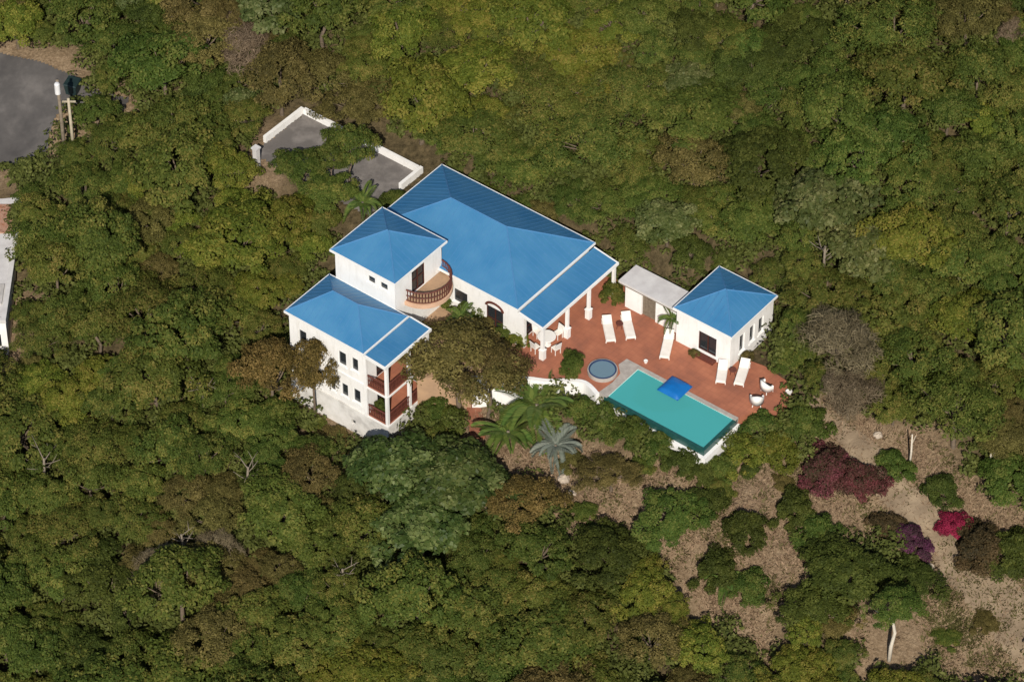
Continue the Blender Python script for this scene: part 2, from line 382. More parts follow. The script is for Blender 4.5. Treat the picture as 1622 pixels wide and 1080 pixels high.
# ------------------------------------------------------------------ ground sheet
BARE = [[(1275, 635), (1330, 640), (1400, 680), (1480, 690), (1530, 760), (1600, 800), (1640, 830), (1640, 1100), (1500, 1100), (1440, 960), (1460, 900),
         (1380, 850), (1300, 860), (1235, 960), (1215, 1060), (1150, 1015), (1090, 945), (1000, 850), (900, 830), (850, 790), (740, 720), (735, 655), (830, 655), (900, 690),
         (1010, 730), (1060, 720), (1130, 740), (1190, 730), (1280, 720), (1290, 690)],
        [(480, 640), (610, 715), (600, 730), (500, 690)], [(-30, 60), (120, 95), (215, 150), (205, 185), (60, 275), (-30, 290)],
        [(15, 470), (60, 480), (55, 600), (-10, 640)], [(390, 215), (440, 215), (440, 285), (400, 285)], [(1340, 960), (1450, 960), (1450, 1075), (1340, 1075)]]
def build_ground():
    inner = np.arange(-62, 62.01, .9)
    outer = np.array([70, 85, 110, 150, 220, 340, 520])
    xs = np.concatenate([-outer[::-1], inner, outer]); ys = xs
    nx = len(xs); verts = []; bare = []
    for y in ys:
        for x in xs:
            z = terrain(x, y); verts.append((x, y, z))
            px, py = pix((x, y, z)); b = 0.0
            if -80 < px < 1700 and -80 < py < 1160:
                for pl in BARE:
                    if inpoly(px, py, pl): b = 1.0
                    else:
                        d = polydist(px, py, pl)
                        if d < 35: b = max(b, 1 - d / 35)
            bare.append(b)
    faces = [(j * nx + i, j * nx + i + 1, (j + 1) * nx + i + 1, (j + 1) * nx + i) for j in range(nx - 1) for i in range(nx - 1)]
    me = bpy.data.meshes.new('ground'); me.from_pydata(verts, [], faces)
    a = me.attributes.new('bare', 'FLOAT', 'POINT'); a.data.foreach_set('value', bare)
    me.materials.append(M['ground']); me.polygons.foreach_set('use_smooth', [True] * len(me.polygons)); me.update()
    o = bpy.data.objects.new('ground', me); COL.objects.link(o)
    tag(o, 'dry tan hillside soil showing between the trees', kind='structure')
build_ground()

def sheet(name, poly, mat, lift, label, step=.8):
    """a paved sheet that follows the ground, cut to a polygon given in world x, y"""
    xs = [p[0] for p in poly]; ys = [p[1] for p in poly]
    m = MB(); idx = {}
    nx = int((max(xs) - min(xs)) / step) + 2; ny = int((max(ys) - min(ys)) / step) + 2
    def vert(i, j):
        if (i, j) not in idx:
            x = min(xs) + i * step; y = min(ys) + j * step
            idx[(i, j)] = len(m.v); m.v.append((x, y, terrain(x, y) + lift))
        return idx[(i, j)]
    for i in range(nx):
        for j in range(ny):
            x = min(xs) + (i + .5) * step; y = min(ys) + (j + .5) * step
            if inpoly(x, y, poly): m.f.append((vert(i, j), vert(i + 1, j), vert(i + 1, j + 1), vert(i, j + 1)))
    o = m.build(name, mat, None, True); tag(o, label, kind='structure'); return o
road_px = [(-70, 78), (0, 84), (60, 98), (112, 118), (150, 142), (205, 156), (196, 180), (150, 172), (118, 165), (88, 185), (78, 215), (74, 245), (30, 262), (-70, 262)]
sheet('road', [tuple(ground_at(*p)[:2]) for p in road_px], M['roadtar'], .06, 'worn grey asphalt road end in the upper left corner', .14)
PATH_C = [(1284, 632, 10), (1306, 660, 14), (1340, 694, 22), (1385, 728, 30), (1420, 780, 34), (1468, 826, 34), (1520, 884, 42), (1580, 950, 54), (1650, 1030, 66), (1700, 1090, 75)]
def path_poly():
    a, b = [], []
    for i, (x, y, w) in enumerate(PATH_C):
        x0, y0, _ = PATH_C[max(i - 1, 0)]; x1, y1, _ = PATH_C[min(i + 1, len(PATH_C) - 1)]
        d = math.hypot(x1 - x0, y1 - y0); nx, ny = -(y1 - y0) / d, (x1 - x0) / d
        j = math.sin(i * 2.3) * .18
        w *= .8
        a.append((x + nx * w * (1 + j), y + ny * w * (1 + j))); b.append((x - nx * w * (1 - j), y - ny * w * (1 - j)))
    return a + b[::-1]
PATH_PX = path_poly()
M['track'] = surf('trodden_dirt', (.165, .122, .079), (.285, .218, .142), .8, .95, .6, 7, c3=(.215, .160, .104), detail=12)
sheet('path', [tuple(ground_at(*p)[:2]) for p in PATH_PX], M['track'], .035, 'dirt track running from the terrace end to the lower right corner', .22)
cp = [(-25.2, 3.0), (-25.2, 8.55), (-14.6, 8.55), (-14.6, 2.9)]
sheet('parking_court', [tuple(W(*p)) for p in cp], M['asph'], .07, 'grey asphalt parking court behind the villa', .25)

# ------------------------------------------------------------------ villa
def wall_boxes(mb, axis, c0, c1, a0, a1, z0, z1, ops):
    """wall along axis ('u' or 'v') from a0 to a1, thickness c0..c1, openings (a, b, za, zb) left free"""
    def put(p, q, r, s):
        if q - p < 1e-4 or s - r < 1e-4: return
        if axis == 'u': mb.box(p, q, c0, c1, r, s)
        else: mb.box(c0, c1, p, q, r, s)
    cuts = sorted({a0, a1} | {x for o in ops for x in o[:2]})
    for p, q in zip(cuts[:-1], cuts[1:]):
        mid = (p + q) / 2; col = sorted([o for o in ops if o[0] < mid < o[1]], key=lambda o: o[2])
        z = z0
        for o in col: put(p, q, z, o[2]); z = o[3]
        put(p, q, z, z1)
def window(parent, axis, face, sgn, a, b, za, zb, mat='trim', mull=0, sill=True, name='window', rails=0):
    """pane set back in an opening, frame and bars around it; sgn points outward"""
    def bx(mb, p, q, d0, d1, r, s):
        if axis == 'u': mb.box(p, q, face - sgn * d0, face - sgn * d1, r, s)
        else: mb.box(face - sgn * d0, face - sgn * d1, p, q, r, s)
    w = bx_b = MB(); bx(w, a - .0, b + .0, .13, .16, za, zb); wo = w.build(name, M['glass'], parent)
    f = MB(); t = .045
    bx(f, a, a + t, .05, .125, za, zb); bx(f, b - t, b, .05, .125, za, zb)
    bx(f, a + t, b - t, .05, .125, za, za + t); bx(f, a + t, b - t, .05, .125, zb - t, zb)
    for k in range(mull):
        c = a + (b - a) * (k + 1) / (mull + 1); bx(f, c - .03, c + .03, .06, .12, za + t, zb - t)
    for k in range(rails):
        c = za + (zb - za) * (k + 1) / (rails + 1); bx(f, a + t, b - t, .065, .115, c - .02, c + .02)
    f.build('frame', M[mat], wo)
    if sill:
        s = MB(); bx(s, a - .08, b + .08, -.08, .04, za - .09, za - .003); s.build('sill', M['trim'], wo)
    return wo
def hip_roof(parent, u0, u1, v0, v1, z, rise, label, gut=.055):
    h = (v1 - v0) / 2; w = (u1 - u0) / 2
    k = min(h, w); vm = (v0 + v1) / 2; um = (u0 + u1) / 2
    ra, rb = (u0 + k, u1 - k) if w > h + .05 else (um - .04, um + .04)
    m = MB()
    e = [(u0, v0, z), (u1, v0, z), (u1, v1, z), (u0, v1, z), (ra, vm, z + rise), (rb, vm, z + rise)]
    lo = [(u0, v0, z - .06), (u1, v0, z - .06), (u1, v1, z - .06), (u0, v1, z - .06)]
    m.add(e + lo, [(0, 1, 5, 4), (1, 2, 5), (2, 3, 4, 5), (3, 0, 4), (6, 9, 8, 7), (0, 6, 7, 1), (1, 7, 8, 2), (2, 8, 9, 3), (3, 9, 6, 0)])
    r = m.build('roof', M['roof'], parent); r['label'] = label
    for a, b in ((0, 4), (3, 4), (1, 5), (2, 5), (4, 5)):
        A, B = Vector(e[a]), Vector(e[b])
        if (B - A).length < .3: continue
        c = MB(); c.tube([A + Vector((0, 0, .005)), B + Vector((0, 0, .005))], [.045, .045], 6); c.build('ridge_cap', M['cap'], r)
    sm_ = MB()
    def zz(run): return z + rise * run / k
    for (A, B, inn) in (((u0, v0), (u1, v0), (0, 1)), ((u1, v1), (u0, v1), (0, -1)), ((u1, v0), (u1, v1), (-1, 0)), ((u0, v1), (u0, v0), (1, 0))):
        L_ = math.hypot(B[0] - A[0], B[1] - A[1]); n = int(L_ / .42)
        for q in range(1, n):
            t_ = L_ * q / n; run = min(t_, L_ - t_, k) - .05
            if run < .2: continue
            x, y = A[0] + (B[0] - A[0]) * t_ / L_, A[1] + (B[1] - A[1]) * t_ / L_
            sm_.tube([(x, y, z + .004), (x + inn[0] * run, y + inn[1] * run, zz(run) + .004)], .016, 4)
    so_ = sm_.build('seam', M['cap'], r); so_['kind'] = 'stuff'
    g = MB(); t = gut
    g.box(u0 - t, u1 + t, v0 - t, v0 - .003, z - .16, z + .015); g.box(u0 - t, u1 + t, v1 + .003, v1 + t, z - .16, z + .015)
    g.box(u0 - t, u0 - .003, v0 - .002, v1 + .002, z - .16, z + .013); g.box(u1 + .003, u1 + t, v0 - .002, v1 + .002, z - .16, z + .013)
    g.build('gutter', M['trim'], r)
    return r
def shed_roof(parent, u0, u1, v0, v1, za, zb, label, sides=True):
    m = MB()
    m.add([(u0, v0, za), (u1, v0, zb), (u1, v1, zb), (u0, v1, za), (u0, v0, za - .08), (u1, v0, zb - .08), (u1, v1, zb - .08), (u0, v1, za - .08)],
          [(0, 1, 2, 3), (4, 7, 6, 5), (0, 4, 5, 1), (1, 5, 6, 2), (2, 6, 7, 3), (3, 7, 4, 0)])
    r = m.build('porch_roof', M['roof'], parent); r['label'] = label
    sm_ = MB(); n = int((v1 - v0) / .42)
    for q in range(1, n):
        y = v0 + (v1 - v0) * q / n; sm_.tube([(u0 + .02, y, za + .004), (u1 - .02, y, zb + .004)], .016, 4)
    so_ = sm_.build('seam', M['cap'], r); so_['kind'] = 'stuff'
    g = MB(); t = .11
    g.box(u1 + .003, u1 + t, v0 - t, v1 + t, zb - .2, zb + .015)
    for vv, s in ((v0, -1), (v1, 1)):
        a, b = vv + s * .003, vv + s * t
        a, b = min(a, b), max(a, b)
        g.add([(u0, a, za - .2), (u1, a, zb - .198), (u1, b, zb - .198), (u0, b, za - .2), (u0, a, za + .015), (u1, a, zb + .013), (u1, b, zb + .013), (u0, b, za + .015)],
              [(0, 3, 2, 1), (4, 5, 6, 7), (0, 1, 5, 4), (1, 2, 6, 5), (2, 3, 7, 6), (3, 0, 4, 7)])
    g.build('gutter', M['trim'], r); return r
def railing(parent, pts, z, h=.95, nb=None, gap=.14):
    """rails and balusters along a polyline of (u, v)"""
    r = MB(); L = [Vector((a, b, 0)) for a, b in pts]
    for zz, rad in ((z + h, .055), (z + .52, .03), (z + .12, .04)):
        r.tube([(p.x, p.y, zz) for p in L], rad, 6)
    ro = r.build('railing', M['redwood'], parent)
    b = MB()
    for p, q in zip(L[:-1], L[1:]):
        n = max(2, int((q - p).length / gap))
        for k in range(n):
            c = p.lerp(q, (k + .5) / n); b.box(c.x - .022, c.x + .022, c.y - .022, c.y + .022, z + .12, z + h)
    bo = b.build('baluster', M['redwood'], ro); bo['kind'] = 'stuff'
    return ro

villa = empty('villa', (0, 0, 0), HR)
tag(villa, 'large white villa with blue hipped metal roofs, tower and two-storey wing', 'house')

# main single-storey block
w = MB()
fo = [(-4.9, -3.7, .9, 2.1), (-2.1, -.7, 0.0, 2.15)]
wall_boxes(w, 'u', -.05, .2, -12.1, .5, -1.0, 3.3, fo)
do = [(.9, 2.3, 0, 2.2), (2.9, 4.3, 0, 2.2), (4.9, 6.3, 0, 2.2)]
wall_boxes(w, 'v', .25, .5, .2, 7.65, -1.0, 3.3, do)
w.box(-12.1, -11.85, .2, 7.65, -1.0, 3.3); w.box(-11.85, .25, 7.4, 7.65, -1.0, 3.3)
mw = w.build('wall', M['white'], villa); mw['label'] = 'white stucco wall of the main block'
window(villa, 'u', -.05, -1, *fo[0]); window(villa, 'u', -.05, -1, *fo[1], mat='brown', sill=False, name='door', rails=1, mull=1)
ar = MB()
pts = [(-1.4 + .78 * math.cos(a), 2.16 + .5 * math.sin(a)) for a in np.linspace(0, math.pi, 15)]
inner = [(-1.4 + .6 * math.cos(a), 2.16 + .34 * math.sin(a)) for a in np.linspace(0, math.pi, 15)]
for i in range(14):
    q = [pts[i], pts[i + 1], inner[i + 1], inner[i]]
    ar.add([(x, -.12, z) for x, z in q] + [(x, -.053, z) for x, z in q], [(0, 1, 2, 3), (7, 6, 5, 4), (0, 4, 5, 1), (1, 5, 6, 2), (2, 6, 7, 3), (3, 7, 4, 0)])
ar.build('door_arch', M['redwood'], villa)
for o in do: window(villa, 'v', .5, 1, *o, mat='brown', sill=False, name='door', rails=2, mull=1)
pier = MB(); pier.box(.503, 1.05, -.05, .2, 0, 2.75); pier.build('pier', M['white'], villa)
mr = hip_roof(villa, -12.35, .68, -.27, 8.05, 3.4, 2.05, 'largest blue hipped roof over the main block')
shed_roof(villa, .80, 2.72, -.22, 7.8, 3.22, 2.92, 'flatter blue roof of the poolside porch')
for (u, v) in ((2.62, -.1), (2.62, 2.55), (2.62, 4.9), (2.62, 7.65)):
    p = MB(); p.box(u - .10, u + .10, v - .10, v + .10, .75, 2.80); p.box(u - .17, u + .17, v - .17, v + .17, 0.0, .75)
    p.box(u - .20, u + .20, v - .20, v + .20, .75, .83)
    p.build('post', M['white'], villa)
bm_ = MB(); bm_.box(2.52, 2.72, -.2, 7.75, 2.60, 2.79); bm_.build('beam', M['trim'], villa)

# tower
w = MB()
to = [(-8.2, -7.56, 4.18, 4.8), (-7.17, -6.5, 4.2, 4.8)]
wall_boxes(w, 'u', -4.85, -4.6, -10.95, -5.9, -.5, 5.45, to)
tdo = [(-3.1, -1.75, 3.08, 5.05)]
wall_boxes(w, 'v', -6.15, -5.9, -4.6, -.06, -.5, 5.45, tdo)
wall_boxes(w, 'v', -6.15, -5.9, -.06, .0, 3.6, 5.45, [])
w.box(-10.95, -10.7, -4.6, .0, -.5, 5.45); w.box(-10.7, -6.15, -.25, .0, 3.3, 5.45)
tw = w.build('tower_wall', M['white'], villa); tw['label'] = 'white stucco wall of the tower'
for o in to: window(villa, 'u', -4.85, -1, *o)
window(villa, 'v', -5.9, 1, *tdo[0], mat='brown', sill=False, name='door', mull=1, rails=1)
hip_roof(villa, -11.15, -5.7, -5.05, .28, 5.5, 1.3, 'blue pyramid roof of the tower')
# round balcony
cb, rb = (-5.9, -1.95), 1.95
arc = [(cb[0] + rb * math.cos(a), cb[1] + rb * math.sin(a)) for a in np.linspace(-math.pi / 2, math.pi / 2, 21)]
b = MB(); b.prism([(x + .005, y) for x, y in arc], 2.72, 3.02); bo = b.build('balcony', M['peach'], villa); bo['label'] = 'half-round balcony with peach edge on the tower'
b = MB(); b.prism([(cb[0] + .006 + (rb - .12) * math.cos(a), cb[1] + (rb - .12) * math.sin(a)) for a in np.linspace(-math.pi / 2, math.pi / 2, 21)], 3.022, 3.05)
b.build('balcony_floor', M['tan'], villa)
arc2 = [(cb[0] + .02 + (rb - .08) * math.cos(a), cb[1] + (rb - .08) * math.sin(a)) for a in np.linspace(-math.pi / 2 + .04, math.pi / 2 - .04, 15)]
railing(villa, arc2, 3.03, 1.0)

# two-storey wing
w = MB()
wo_ = [(-10.6, -9.9, .65, 1.8), (-9.3, -8.6, .65, 1.8), (-7.21, -6.52, .62, 1.85), (-6.08, -5.5, .75, 1.9)]
wl = [(-8.05, -7.55, -2.15, -1.1), (-7.05, -6.46, -2.1, -.95), (-6.03, -5.4, -2.05, -.85), (-10.4, -9.8, -2.1, -1.0), (-9.3, -8.7, -2.1, -1.0)]
wall_boxes(w, 'u', -9.2, -8.95, -11.35, -4.8, -2.7, 2.9, wo_ + wl)
wd = [(-8.2, -6.6, .02, 2.1), (-8.2, -6.6, -2.65, -.6)]
wall_boxes(w, 'v', -5.05, -4.8, -8.95, -4.7, -2.7, 2.9, wd)
w.box(-11.35, -11.1, -8.95, -4.7, -2.7, 2.9); w.box(-11.1, -5.05, -4.95, -4.87, -2.7, 2.9)
ww = w.build('wing_wall', M['white'], villa); ww['label'] = 'white stucco wall of the two-storey wing'
for o in wo_: window(villa, 'u', -9.2, -1, *o)
for o in wl: window(villa, 'u', -9.2, -1, *o)
for o in wd: window(villa, 'v', -4.8, 1, *o, mat='brown', sill=False, name='door', rails=1, mull=1)
band = MB(); band.box(-11.36, -4.79, -9.26, -9.203, -.22, .02); band.build('floor_band', M['trim'], villa)
b = MB()
wall_boxes(b, 'u', -9.27, -8.9, -11.4, -3.02, -7.2, -2.72, [(-6.2, -5.85, -4.2, -3.75)])
b.box(-3.3, -3.02, -8.9, -4.75, -7.2, -2.72); b.box(-11.4, -11.1, -8.9, -4.75, -7.2, -2.72)
pl = b.build('plinth', M['plinth'], villa); pl['label'] = 'weathered greyish basement wall under the wing'
g = MB(); g.box(-6.2, -5.85, -9.1, -9.07, -4.2, -3.75); g.build('vent', M['glass'], villa)
for zf, nm in ((-2.72, 'lower'), (-.10, 'upper')):
    f = MB(); f.box(-4.797, -3.0, -9.3, -4.8, zf + .003, zf + .14); fo_ = f.build('balcony', M['white'], villa)
    f = MB(); f.box(-4.79, -3.06, -9.24, -4.85, zf + .143, zf + .16); f.build('floor', M['terr'], fo_)
    railing(villa, [(-4.75, -9.2), (-3.2, -9.2)], zf + .15); railing(villa, [(-3.1, -9.1), (-3.1, -4.9)], zf + .15)
for (u, v) in ((-3.14, -9.16), (-3.14, -6.9), (-3.14, -5.0)):
    for za, zb in ((-2.56, -.105), (.05, 2.75)):
        p = MB(); p.box(u - .1, u + .1, v - .1, v + .1, za, zb); p.build('post', M['white'], villa)
p = MB(); p.box(-4.96, -4.72, -9.34, -9.205, -2.7, 2.85); p.build('pilaster', M['white'], villa)
hip_roof(villa, -11.5, -4.85, -9.4, -4.88, 3.0, 1.4, 'blue hipped roof of the two-storey wing')
shed_roof(villa, -4.73, -3.08, -9.35, -4.8, 2.93, 2.82, 'narrow blue porch roof of the wing')

# ------------------------------------------------------------------ terrace, walls, pool
def hstruct(name, mb, mat, label, loc=(0, 0, 0)):
    o = mb.build(name, mat); o.rotation_euler = (0, 0, HR); tag(o, label, kind='structure'); return o
m = MB(); m.prism(PATIO, -2.2, 0.0); hstruct('patio', m, M['terr'], 'terracotta red paved terrace around the pool')
m = MB(); m.prism([(.495, -.06), (-5.88, -.06), (-5.88, -4.55), (-2.98, -4.6), (-2.98, -6.2), (0, -4.25), (.495, -3.88)], -2.0, -.03)
hstruct('courtyard', m, M['tan'], 'tan paved courtyard between the villa wings')
def thick_line(pts, t):
    L = []; Rr = []
    for i, p in enumerate(pts):
        a = Vector(pts[max(i - 1, 0)]); b = Vector(pts[min(i + 1, len(pts) - 1)])
        d = (b - a).normalized(); n = Vector((-d.y, d.x))
        L.append(Vector(p) + n * t / 2); Rr.append(Vector(p) - n * t / 2)
    return L, Rr
def wall_strip(name, pts, t, z0, z1, mat, label, cat='wall'):
    L, Rr = thick_line(pts, t); m = MB(); n = len(pts)
    f0 = z0 if callable(z0) else (lambda p: z0); f1 = z1 if callable(z1) else (lambda p: z1)
    for i in range(n):
        a, b = L[i], Rr[i]; c = pts[i]
        m.v += [(a.x, a.y, f0(c)), (b.x, b.y, f0(c)), (b.x, b.y, f1(c)), (a.x, a.y, f1(c))]
    for i in range(n - 1):
        k, q = 4 * i, 4 * i + 4
        m.f += [(k + 3, k + 2, q + 2, q + 3), (k, q, q + 1, k + 1), (k, k + 3, q + 3, q), (k + 1, q + 1, q + 2, k + 2)]
    m.f += [(0, 1, 2, 3), (4 * n - 1, 4 * n - 2, 4 * n - 3, 4 * n - 4)]
    o = m.build(name, mat); o.rotation_euler = (0, 0, HR)
    if cat: tag(o, label, cat)
    return o
def smooth_line(pts, k=6):
    out = []; P = [Vector(p) for p in pts]
    for i in range(len(P) - 1):
        p0, p1, p2, p3 = P[max(i - 1, 0)], P[i], P[i + 1], P[min(i + 2, len(P) - 1)]
        for j in range(k):
            t = j / k
            out.append(tuple(.5 * ((2 * p1) + (p2 - p0) * t + (2 * p0 - 5 * p1 + 4 * p2 - p3) * t * t + (3 * p1 - p0 - 3 * p2 + p3) * t ** 3)))
    out.append(tuple(P[-1])); return out
wall_strip('retaining_wall', smooth_line([(.1, -4.38), (.8, -3.85), (1.5, -3.33), (2.9, -2.28), (4.2, -1.58), (5.05, -.86), (6.2, -.22), (7.5, -.58)]), .3, -5.5, .06,
           M['white'], 'curving white retaining wall below the terrace, left of the pool')

wall_strip('terrace_wall', smooth_line([(-2.9, -6.35), (-1.4, -5.4), (.05, -4.42)]), .3, -5.5, -.02, M['tan'], 'earth-coloured terrace wall between the wing and the brown tree')
pool = empty('swimming_pool', (0, 0, 0), HR); tag(pool, 'rectangular turquoise swimming pool with dark tiled edge', 'pool')
PU0, PU1, PV0, PV1 = 8.15, 15.72, -.22, 2.98
b = MB()
b.box(PU0, PU1, PV0, PV1, -1.5, -.75 - .0)
b.box(PU0 - .2, PU0, PV0, PV1, -1.5, -.06); b.box(PU0, PU1, PV1, PV1 + .2, -1.5, -.06)
b.box(PU0 - .2, PU1 + .2, PV0 - .2, PV0, -1.5, -.17); b.box(PU1, PU1 + .2, PV0, PV1 + .2, -1.5, -.17)
for k in range(3): b.box(PU0 + .003, PU0 + .9 - k * .28, PV0 + .003, PV1 - .003, -.749 + k * .17, -.58 + k * .17)
b.build('basin', M['pooltile'], pool)
b = MB(); b.add([(PU0, PV0 - .03, -.075), (PU1 + .03, PV0 - .03, -.075), (PU1 + .03, PV1, -.075), (PU0, PV1, -.075)], [(0, 1, 2, 3)])
b.build('water', M['water'], pool)
b = MB(); b.box(PU0 - .2, PU1 + .26, PV0 - .26, PV0 - .035, -.6, -.066); b.box(PU1 + .035, PU1 + .26, PV0 - .035, PV1 + .2, -.6, -.068)
e = b.build('vanishing_edge', M['darktile'], pool); e['label'] = 'dark teal tiled edge of the pool'
b = MB(); b.box(PU0 - .6, PU1 + .25, PV0 - .5, PV0 - .265, -3.6, -.55); b.box(PU1 + .265, PU1 + .5, PV0 - .5, PV1 + .3, -3.6, -.5)
b.build('outer_wall', M['white'], pool)
b = MB(); b.box(PU0 - .25, PU1 + .26, PV1 + .003, PV1 + .3, -.4, .012); b.build('coping', M['stone'], pool)
b = MB(); b.prism([(7.45, -.42), (8.13, -.42), (8.13, 3.28), (7.0, 3.28), (6.9, 2.5), (7.5, 1.9), (7.6, .9)], -.9, .016)
e = b.build('stone_step', M['stone'], pool); e['label'] = 'grey stone strip between spa and pool'

spa = empty('spa_tub', hpos(6.5, 1.3), HR); tag(spa, 'round spa tub with blue rim beside the pool', 'hot tub')
b = MB(); b.lathe([(1.0, 0), (1.0, .26), (.99, .27), (.93, .272), (.93, .02)], 32); b.build('wall', M['stone'], spa)
b = MB(); b.lathe([(.925, .02), (.925, .285), (.84, .285), (.83, .02)], 32); b.build('rim', M['navy'], spa)
b = MB(); b.lathe([(.82, .015), (.82, .05)], 24); b.lathe([(.82, .05), (.82, .13), (.5, .13), (.5, .05)], 24); b.build('basin', M['spatile'], spa)
b = MB(); b.lathe([(.828, .215), (.828, .22)], 28); b.build('water', M['spawater'], spa)

# blue float on the pool's edge
fl = empty('pool_float', hpos(11.15, 2.95), HR); tag(fl, 'square bright blue float lying across the pool edge', 'pool float')
m = MB(); n = 12
for i in range(n + 1):
    for j in range(n + 1):
        a, c = -1 + 2 * i / n, -1 + 2 * j / n
        k = (1 - abs(a) ** 4) * (1 - abs(c) ** 4)
        m.v.append((a * .84, c * .84, .05 + .26 * k ** .6 + .10 * (1 - max(abs(a), abs(c))) - .02 * (j % 3 == 0)))
for i in range(n):
    for j in range(n):
        q = i * (n + 1) + j; m.f.append((q, q + n + 1, q + n + 2, q + 1))
m.build('mattress', M['bluemat'], fl, True)
m = MB(); m.box(-.83, .83, -.83, .83, .02, .049); m.build('base', M['bluemat'], fl)

# ------------------------------------------------------------------ cottage and annex
cot = empty('pool_cottage', (0, 0, 0), HR); tag(cot, 'small square white cottage with blue pyramid roof at the terrace end', 'cottage')
w = MB()
co = [(10.3, 11.72, .35, 1.95)]
wall_boxes(w, 'u', 6.68, 6.9, 8.5, 12.85, -.5, 2.9, co)
cs = [(7.72, 8.28, .58, 2.1), (8.86, 9.42, .6, 2.05), (9.87, 10.43, .62, 2.05)]
wall_boxes(w, 'v', 12.6, 12.85, 6.9, 11.5, -2.2, 2.9, cs)
w.box(8.5, 8.75, 6.9, 11.5, -.5, 2.9); w.box(8.75, 12.6, 11.25, 11.5, -2.2, 2.9)
w.build('wall', M['white'], cot)
window(cot, 'u', 6.68, -1, *co[0], mat='brown', name='door', sill=True, mull=1)
for o in cs: window(cot, 'v', 12.85, 1, *o, mull=0)
hip_roof(cot, 8.35, 13.0, 6.5, 11.62, 3.0, 1.08, 'blue pyramid roof of the cottage')
s = MB(); s.box(12.852, 13.6, 10.6, 11.6, -2.0, -.45); s.build('ledge', M['paleconc'], cot)
st = MB(); st.box(10.2, 11.8, 6.2, 6.675, .004, .16); st.build('door_step', M['redwood'], cot)

ann = empty('service_annex', (0, 0, 0), HR); tag(ann, 'low white shed with flat pale grey roof beside the cottage', 'shed')
m = MB(); m.box(3.45, 8.2, 7.05, 9.0, 2.12, 2.30); m.build('roof', M['paleconc'], ann)
m = MB(); m.box(3.5, 8.15, 7.12, 8.95, 1.96, 2.117); m.build('fascia', M['woodpole'], ann)
m = MB(); m.box(3.85, 5.2, 7.3, 7.5, .003, 1.955); m.box(6.35, 8.1, 7.3, 7.5, .003, 1.955); m.box(3.85, 4.05, 7.5, 8.8, .003, 1.955); m.box(4.05, 8.1, 8.6, 8.8, .003, 1.955)
m.box(5.2, 6.35, 7.62, 7.7, .003, .35)
m.build('wall', M['white'], ann)
for k in range(5):
    m = MB(); m.box(5.22 + k * .226, 5.22 + k * .226 + .21, 7.42, 7.47, .02, 1.94); m.build('plank', M['woodpole'], ann)

# ------------------------------------------------------------------ terrace furniture
def lounger(u0, v0, u1, v1, label, lift=.45):
    """head at (u0, v0), foot at (u1, v1)"""
    a = W(u0, v0); b = W(u1, v1); d = b - a; L = float(np.hypot(*d)); rz = math.atan2(d[1], d[0])
    t = empty('sun_lounger', (a[0], a[1], 0), rz); tag(t, label, 'sun lounger', 'white sun loungers on the terrace')
    m = MB(); m.box(0, L, -.33, -.28, .26, .32); m.box(0, L, .28, .33, .26, .32); m.box(0, .05, -.28, .28, .26, .32); m.box(L - .05, L, -.28, .28, .26, .32)
    m.build('frame', M['plastic'], t)
    for x in (.15, L - .2):
        for y in (-.305, .305):
            m = MB(); m.box(x, x + .06, y - .025, y + .025, .0, .258); m.build('leg', M['plastic'], t)
    m = MB(); m.box(.72, L - .01, -.31, .31, .325, .42); m.build('seat_cushion', M['cushion'], t, bevel=.03)
    m = MB()
    m.add([(.0 + .06, -.31, .33 + lift), (.70, -.31, .34), (.70, .31, .34), (.06, .31, .33 + lift), (.10, -.31, .43 + lift), (.74, -.31, .425), (.74, .31, .425), (.10, .31, .43 + lift)],
          [(0, 3, 2, 1), (4, 5, 6, 7), (0, 1, 5, 4), (1, 2, 6, 5), (2, 3, 7, 6), (3, 0, 4, 7)])
    m.build('back_cushion', M['cushion'], t)
    m = MB(); m.tube([(.30, -.3, .30), (.22, -.3, .33 + lift * .6)], .02, 6); m.tube([(.30, .3, .30), (.22, .3, .33 + lift * .6)], .02, 6); m.build('back_prop', M['plastic'], t)
    return t
lounger(3.75, 5.35, 5.35, 3.75, 'white sun lounger nearest the porch posts', .25)
lounger(4.55, 6.38, 6.22, 4.8, 'white sun lounger in front of the low shed', .3)
lounger(7.95, 6.75, 9.05, 4.62, 'white sun lounger beside the small palm', .35)
lounger(12.45, 7.15-.6, 13.32, 4.99, 'white sun lounger at the cottage corner, nearer the pool', .35)
lounger(13.5, 7.6, 14.36, 5.55, 'white sun lounger at the cottage corner, farther from the pool', .3)

def side_table(u, v, mat, label):
    t = empty('side_table', hpos(u, v), HR); tag(t, label, 'side table', 'small dark red side tables')
    m = MB(); m.lathe([(.24, .40), (.25, .42), (.25, .45), (.24, .46)], 16); m.build('table_top', M[mat], t)
    for k in range(3):
        a = k * 2.094; m = MB(); m.tube([(.2 * math.cos(a), .2 * math.sin(a), 0), (.12 * math.cos(a), .12 * math.sin(a), .4)], .02, 6); m.build('leg', M[mat], t)
side_table(4.85, 5.35, 'redwood', 'small dark red table between two loungers near the porch')
side_table(13.35, 6.35, 'redwood', 'small dark red table between two loungers at the cottage corner')

